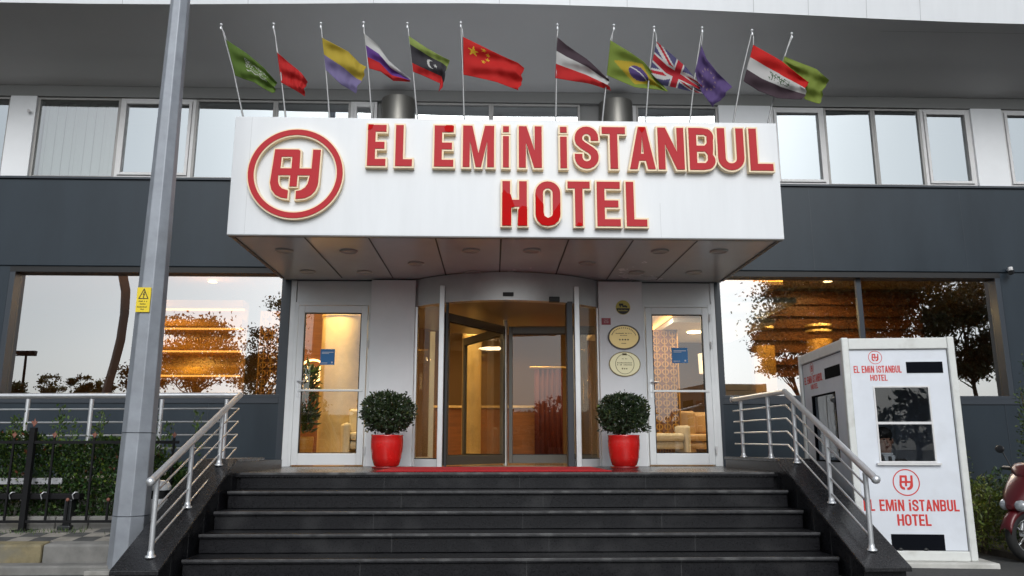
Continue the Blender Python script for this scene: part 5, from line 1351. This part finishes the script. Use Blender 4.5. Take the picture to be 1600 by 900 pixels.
def lattice(x0, x1, z0, z1, y, lab):
    t = thing('lattice_screen', lab, 'lattice screen', ((x0+x1)/2, y, 0), group='golden lattice screens in the lobby')
    part('backing', MB().box((x0, y+.03, z0), (x1, y+.06, z1)), M['wood'], t)
    mb = MB(); s = .13; nx = max(2, round((x1-x0)/s)); nz_ = round((z1-z0)/s); sx = (x1-x0)/nx; sz_ = (z1-z0)/nz_
    for i in range(nx):
        for j in range(nz_):
            cx, cz = x0+(i+.5)*sx, z0+(j+.5)*sz_; k = .45
            mb.poly([[(sx*k*math.cos(R(a)), sz_*k*math.sin(R(a))) for a in range(0, 360, 45)], [(sx*.30*math.cos(R(a)), sz_*.30*math.sin(R(a))) for a in range(0, 360, 45)][::-1]], .02, Vector((cx, y+.025, cz)), EX, EZ, NF)
            mb.box((cx-.008, y-.0, cz-sz_/2), (cx+.008, y+.02, cz+sz_/2))
    mb.box((x0-.02, y-.01, z0), (x0, y+.05, z1)); mb.box((x1, y-.01, z0), (x1+.02, y+.05, z1))
    part('lattice', mb, M['lattice'], t); lamp(((x0+x1)/2, y-.7, 2.9), 20, .3, (1, .62, .22))
a = atY(405, 560, 12.2); b = atY(441, 560, 12.2)
lattice(a.x, b.x, 0, 2.35, 12.2, 'tall golden lattice screen left of the left glass door')
a = atY(1022, 600, 13.0); b = atY(1060, 600, 13.0)
lattice(a.x, b.x, 0, 2.2, 13.0, 'golden lattice screen behind the right glass door')
t = thing('dropped_ceiling', 'pale dropped lobby ceiling with warm cove light behind the right glass door', 'ceiling', (3.2, 13.2, 3.35))
part('ceiling_board', MB().box((2.0, 11.3, 2.36), (4.6, 15.6, 2.44)), M['whitewall'], t)
part('lower_board', MB().box((2.95, 12.2, 2.20), (4.6, 14.6, 2.27)), M['whitewall'], t); part('cove_strip', MB().box((2.90, 12.2, 2.29), (2.94, 14.6, 2.33)), AMBER2, t)
part('disc_light', MB().lathe((3.55, 13.2, 2.18), [(.0, 0), (.12, 0), (.12, .02)], 24), WARM, t)
lamp((2.5, 12.2, 2.30), 35, .6, (1, .82, .58)); lamp((3.6, 12.9, 2.15), 30, .6, (1, .80, .52))  # fill lights added below the boards to brighten the view through the door
t = thing('wall_lamp_shade', 'tall glowing white lamp shade behind the right glass door', 'lamp', (3.95, 13.9, 0))
part('shade', MB().lathe((3.95, 13.9, 1.55), [(.15, 0), (.16, .35)], 28), emis('shade_glow', (1, .85, .6), .9), t); part('stand', MB().tube([(3.95, 13.9, 0), (3.95, 13.9, 1.55)], .02, 8), M['goldm'], t)
# slatted wood wall behind the right window
a = atY(1170, 500, 15.0).x; b = atY(1440, 500, 15.0).x
t = thing('slatted_panel', 'red-brown wooden slatted panel deep behind the right window', 'wall panel', ((a+b)/2, 15, 0))
part('board', MB().box((a, 15.05, 1.0), (b, 15.1, 3.3)), M['wood'], t)
for i in range(9): part('slat', MB().box((a, 14.98, 1.1+i*.24), (b, 15.05, 1.22+i*.24)), M['wood'], t)
# bar shelf tiers behind the left window
a = atY(240, 560, 14.4).x; b = atY(378, 560, 14.4).x
t = thing('lit_shelf_wall', 'amber lit lobby back wall with tiered shelves behind the left window', 'shelf wall', ((a+b)/2, 14.5, 0))
part('wall_board', MB().box((a, 14.55, 0), (b, 14.62, 2.9)), M['tan'], t)
for z in (1.55, 2.0, 2.42, 2.78):
    part('shelf', MB().box((a-.1, 14.25, z), (b, 14.54, z+.12)), M['lattice'], t); part('light_strip', MB().box((a-.05, 14.49, z-.03), (b-.05, 14.52, z-.002)), AMBER2, t)
part('doorway', MB().box((a+.95, 14.50, 0), (b-.45, 14.548, 1.15)), M['dred'], t)
bt_ = MB()
for i in range(26): bt_.lathe((a+.1+i*(b-a-.2)/25, 14.4, 2.06), [(.022, 0), (.022, .12), (.008, .16), (.008, .2)], 8)
part('bottle_row', bt_, mat('amber_glass', (.4, .2, .05), .1), t)
lamp((b-.8, 14.1, 1.9), 18, .2, (1, .75, .25)); lamp(((a+b)/2-.5, 13.5, 2.7), 38, .8, (1, .56, .16))  # second one is a fill light added to brighten board and shelves
# reddish curtain and counter inside the revolving door, sofas, plant, glowing emblem, chandelier
a = atY(836, 680, 15.2).x; b = atY(880, 680, 15.2).x
t = thing('curtain', 'dark red curtain at the back of the lobby right of the centre shaft', 'curtain', ((a+b)/2, 15.2, 0))
mb = MB(); n_ = 40; vs = []
for i in range(n_+1): x = lerp(a, b, i/n_); y = 15.2+.02*math.sin(i*.9+math.sin(i)); vs += [(x, y, 0), (x, y, 1.75)]
mb.add(vs, [(2*i, 2*i+2, 2*i+3, 2*i+1) for i in range(n_)], smooth=True); o = part('cloth', mb, M['dred'], t); o.modifiers.new('t', 'SOLIDIFY').thickness = .01
part('rail', MB().tube([(a-.1, 15.2, 1.78), (b+.1, 15.2, 1.78)], .02, 8), M['goldm'], t)
t = thing('reception_desk', 'brown wooden reception desk deep inside the lobby', 'desk', (.1, 15.6, 0))
part('front', MB().box((-1.0, 15.4, 0), (1.2, 15.8, 1.0)), M['wood'], t, bevel=.01); part('top', MB().box((-1.05, 15.35, 1.0), (1.25, 15.85, 1.05)), M['marble'], t, bevel=.01)
def sofa(x, y, rz, lab, m='cream', s=1):
    t = thing('armchair', lab, 'armchair', (x, y, 0), rz, group='cream armchairs in the lobby')
    f = lambda nm, a_, b_, mm=m: part(nm, MB().box(a_, b_), M[mm], t, local=True, bevel=.04)
    f('seat', (-.32, -.26, .22), (.32, .25, .34)); f('seat_cushion', (-.31, -.30, .345), (.31, .245, .47)); f('back_cushion', (-.30, .12, .475), (.30, .245, .82)); f('backrest', (-.40, .25, .10), (.40, .42, .85)); f('armrest', (-.42, -.32, .10), (-.32, .26, .60)); f('armrest', (.32, -.32, .10), (.42, .26, .60))
    for sx_ in (-.36, .36):
        for sy_ in (-.26, .34): part('leg', MB().box((sx_-.02, sy_-.02, 0), (sx_+.02, sy_+.02, .10)), M['wood'], t, local=True)
sofa(-1.75, 11.95, R(15), 'low cream armchair at the foot of the marble column behind the left door')
sofa(2.80, 12.9, R(25), 'cream armchair behind the right glass door, nearest the glass', 'cream')
sofa(3.75, 13.3, R(-20), 'tan armchair right of the cream one behind the right door', 'tan')
sofa(3.1, 13.6, R(180), 'tall tan armchair at the back behind the right door', 'tan')
x, y = atY(476, 640, 11.5).x, 11.5
t = thing('indoor_plant', 'leafy indoor plant in a patterned pot behind the left glass door', 'plant', (x, y, 0))
part('pot', MB().lathe((x, y, 0), [(.10, 0), (.13, .05), (.15, .38), (.14, .4), (0, .38)], 24), M['lattice'], t)
mb = MB()
for k in range(420):
    h = random.uniform(.45, 1.40); a = random.uniform(0, 6.28); rr = .13*random.random()**.5
    mb.leaf(Vector((x+rr*math.cos(a), y+rr*math.sin(a), h)), random.uniform(.08, .2), up=Vector((math.cos(a)*.5, math.sin(a)*.5, .6)), col=leafcol((.03, .07, .02)), asp=.3)
part('foliage', mb, M['leaf'], t, fixn=False)
c = atY(488, 585, 13.2); t = thing('glowing_wall_emblem', 'glowing round emblem of the hotel on the lobby wall behind the left door', 'wall sign', (c.x, 13.2, c.z))
part('back_board', MB().box((c.x-.45, 13.24, 0), (c.x+.30, 13.30, 2.5)), M['wood'], t)
for nm, lp_ in (('ring', ring), ('monogram', mono)):
    mb = MB(); lay(mb, [[(x*.26, y*.26) for x, y in l] for l in lp_], (c.x, 13.24, c.z), EX, EZ, NF, .03); part(nm, mb, emis('glow_emblem', (1, .66, .28), 4), t)
c = atY(785, 520, 14.0)
t = thing('chandelier', 'crystal chandelier glowing warm above the revolving door shaft', 'chandelier', (c.x, 14.0, 3.35))
mb = MB(); mb.lathe((c.x, 14.0, 2.55), [(.05, 0), (.16, .12), (.30, .30), (.38, .42), (.38, .46)], 24); part('crystal_bowl', mb, emis('crystal_glow', (1, .78, .5), 2.2), t)
part('ceiling_rose', MB().lathe((c.x, 14.0, 3.0), [(.42, .0), (.44, .03), (.1, .06), (.1, .34)], 32), M['goldm'], t)
for k in range(24):
    a = 2*math.pi*k/24; part('crystal_drop', MB().ball((c.x+.37*math.cos(a), 14+.37*math.sin(a), 2.93), .022, 8, sc=(1, 1, 1.6)), emis('crystal_glow', (1, .78, .5), 2.2), t)

# ------------------------------------------------------------------ across the street (mirrored in the windows)
GY = YF+.13
def mir(px, py, Ym):    # where a thing must stand so that the glass shows it at this pixel
    p = atY(px, py, Ym); return Vector((p.x, 2*GY-Ym, p.z))
def crown(mb, c, rx, ry, rz, n, colr, size, seed, gap=.15, clumps=26, flat=1):
    rnd = random.Random(seed); cc = []
    for k in range(clumps):
        d = Vector((rnd.gauss(0, 1), rnd.gauss(0, 1), rnd.gauss(0, 1))).normalized()*rnd.random()**.35
        cc.append((Vector((c[0]+d.x*rx, c[1]+d.y*ry, c[2]+d.z*rz)), rnd.uniform(.20, .38)*(rx+rz)/2, rnd.uniform(.6, 1.35)))
    for k in range(n):
        q, r, b = cc[rnd.randrange(clumps)]
        d = Vector((rnd.gauss(0, 1), rnd.gauss(0, 1), rnd.gauss(0, .65*flat))); d *= r*.55
        cl = leafcol(colr, rnd); mb.leaf(q+d, rnd.uniform(.6, 1.3)*size, up=Vector((0, 0, .3)), col=(cl[0]*b, cl[1]*b, cl[2]*b), asp=.55)
    return cc
def tree(nm, lab, cat, c, rx, rz, n, colr, size, seed, x_off=0, trunk=.14, clumps=26, flat=1, group='trees across the street'):
    t = thing(nm, lab, cat, (c.x+x_off, c.y, GZ), group=group)
    mb = MB(); cc = crown(mb, c, rx, rx*.8, rz, n, colr, size, seed, clumps=clumps, flat=flat)
    part('crown', mb, M['leaf'], t, fixn=False)
    mb = MB(); b = Vector((c.x+x_off, c.y, GZ)); m = Vector((c.x+x_off*.5, c.y, lerp(GZ, c.z, .6))); tp_ = Vector((c.x, c.y, c.z+rz*.5))
    mb.tube([b, lerp(b, m, .5)+Vector((.06, 0, 0)), m, tp_], [trunk, trunk*.8, trunk*.6, trunk*.15], 9)
    for q, r, bb in cc:
        st_ = lerp(m, tp_, random.uniform(0, .8)); md_ = lerp(st_, q, .5)+Vector((0, 0, -.1*rz)); mb.tube([st_, md_, q], [trunk*.28, trunk*.16, trunk*.06], 5)
    part('trunk', mb, M['bark'], t)
Ym = 30
c = mir(308, 558, Ym); tree('autumn_tree', 'orange-brown autumn tree mirrored in the left window', 'tree', c, 1.75, 1.55, 8500, (.15, .07, .022), .15, 1, clumps=40)
c = mir(222, 590, Ym); tree('autumn_tree', 'low orange autumn tree left of the bigger one in the mirror image', 'tree', c, .9, .9, 1700, (.15, .08, .02), .14, 5)
c = mir(412, 570, Ym); tree('conifer', 'dark green conifer mirrored beside the lattice screen', 'tree', c, .9, 1.5, 4200, (.025, .05, .02), .13, 2)
c = mir(445, 545, Ym); tree('conifer', 'tall dark green conifer mirrored at the left door edge', 'tree', c, .8, 2.2, 3600, (.03, .055, .02), .13, 12)
for i, (px, py, r_, k) in enumerate(((72, 607, .7, 0), (118, 612, .55, 1), (135, 606, .5, 0), (30, 618, .6, 1), (165, 612, .5, 0))):
    c = mir(px, py, 34); tree('low_tree', ['small yellowish tree low in the left window reflection', 'small green tree low in the left window reflection', 'tiny rounded green tree next to the arch foot in the reflection', 'dark low tree at the far left of the reflection', 'low green tree right of the arch in the reflection'][i], 'tree', c, r_, .5, 800, (.10, .09, .03) if k == 0 else (.04, .06, .02), .13, 30+i, trunk=.06, clumps=12)
# pines for the right window
for i, (px, py, rx, rz, n, off) in enumerate(((1292, 462, 3.0, 2.6, 34000, .2), (1222, 555, 1.15, .9, 5200, 1.2), (1405, 455, 2.7, 2.4, 24000, -.6), (1505, 530, 1.5, 2.0, 11000, .5), (1548, 460, 1.9, 1.3, 4500, .0), (1330, 570, 2.4, .9, 8000, .6))):
    c = mir(px, py, 30)
    tree('pine_tree', ['largest pine tree mirrored in the right window', 'small low pine branch tree at left of the right window mirror image', 'dark pine behind the window bar in the reflection', 'slender pine with bare trunk right in the reflection', 'sparse branched pine at the right end of the reflection', 'low spreading pine mirrored above the guard booth'][i], 'tree', c, rx, rz, n, [(.065, .070, .028), (.070, .075, .028), (.05, .06, .026), (.045, .06, .03), (.04, .05, .03), (.055, .06, .026)][i], [.16, .14, .16, .15, .12, .16][i], 50+i, x_off=off, trunk=.13, clumps=[80, 22, 60, 30, 34, 44][i], flat=.8)
# floodlight mast and leaning arch
c = mir(42, 552, 36); t = thing('floodlight_mast', 'tall floodlight mast mirrored in the left window', 'floodlight mast', (c.x, c.y, GZ), group='masts across the street')
part('mast', MB().tube([(c.x, c.y, GZ), (c.x, c.y, c.z)], [.10, .05], 8), M['iron'], t)
for k in range(4): part('lamp_head', MB().box((c.x-.42+k*.22, c.y-.1, c.z-.05), (c.x-.24+k*.22, c.y+.1, c.z+.12)), M['iron'], t)
part('cross_arm', MB().box((c.x-.45, c.y-.03, c.z-.12), (c.x+.45, c.y+.03, c.z-.06)), M['iron'], t)
t = thing('street_arch', 'brown curved arch leaning over the street, mirrored in the left window', 'arch', mir(160, 640, 32), group=None)
pts = [mir(u, v, 32) for u, v in ((152, 660), (165, 615), (178, 570), (189, 530), (195, 490), (196, 455), (190, 420), (182, 392), (170, 365))]
mb = MB(); mb.tube([(p.x, p.y, p.z) for p in pts], [.19]*9, 4, smooth=False); part('arch_beam', mb, M['brick'], t)
# far row of trees and low houses across the street, mirrored low in the doors
for i in range(9):
    x = -21+i*6.2; y = -38+random.uniform(-3, 3)
    tree('street_tree', 'broad dark street tree far across the road, %s in its row counted from the west' % POSN[i], 'tree', Vector((x, y, 2.0+random.uniform(-.3, .3))), 3.0, 1.6, 1500, (.03, .045, .018), .42, 80+i, trunk=.2, clumps=20, group='row of street trees far across the road')
for i, (x, w__, h_) in enumerate(((-14, 9, 3.0), (-2, 10, 3.4), (11, 9, 2.8))):
    lab = ['low pale house with dark roof opposite, west one', 'low pale house with dark roof straight opposite the entrance', 'low pale house with dark roof opposite, east one'][i]
    t = thing('house', lab, 'house', (x, -47, GZ), group='houses across the street')
    part('wall', MB().box((x-w__/2, -50, GZ), (x+w__/2, -44, h_-1.2)), M['farwall'], t)
    mb = MB(); mb.add([(x-w__/2-.3, -50.3, h_-1.2), (x+w__/2+.3, -50.3, h_-1.2), (x+w__/2+.3, -43.7, h_-1.2), (x-w__/2-.3, -43.7, h_-1.2), (x-w__/2+1, -47, h_), (x+w__/2-1, -47, h_)], [(0, 1, 5, 4), (2, 3, 4, 5), (1, 2, 5), (3, 0, 4), (3, 2, 1, 0)]); part('roof', mb, M['roof'], t)
    for k in range(3): part('window', MB().box((x-w__/3+k*w__/3-.5, -43.99, .3), (x-w__/3+k*w__/3+.5, -43.95, 1.4)), M['vent'], t)
print('scene ready')
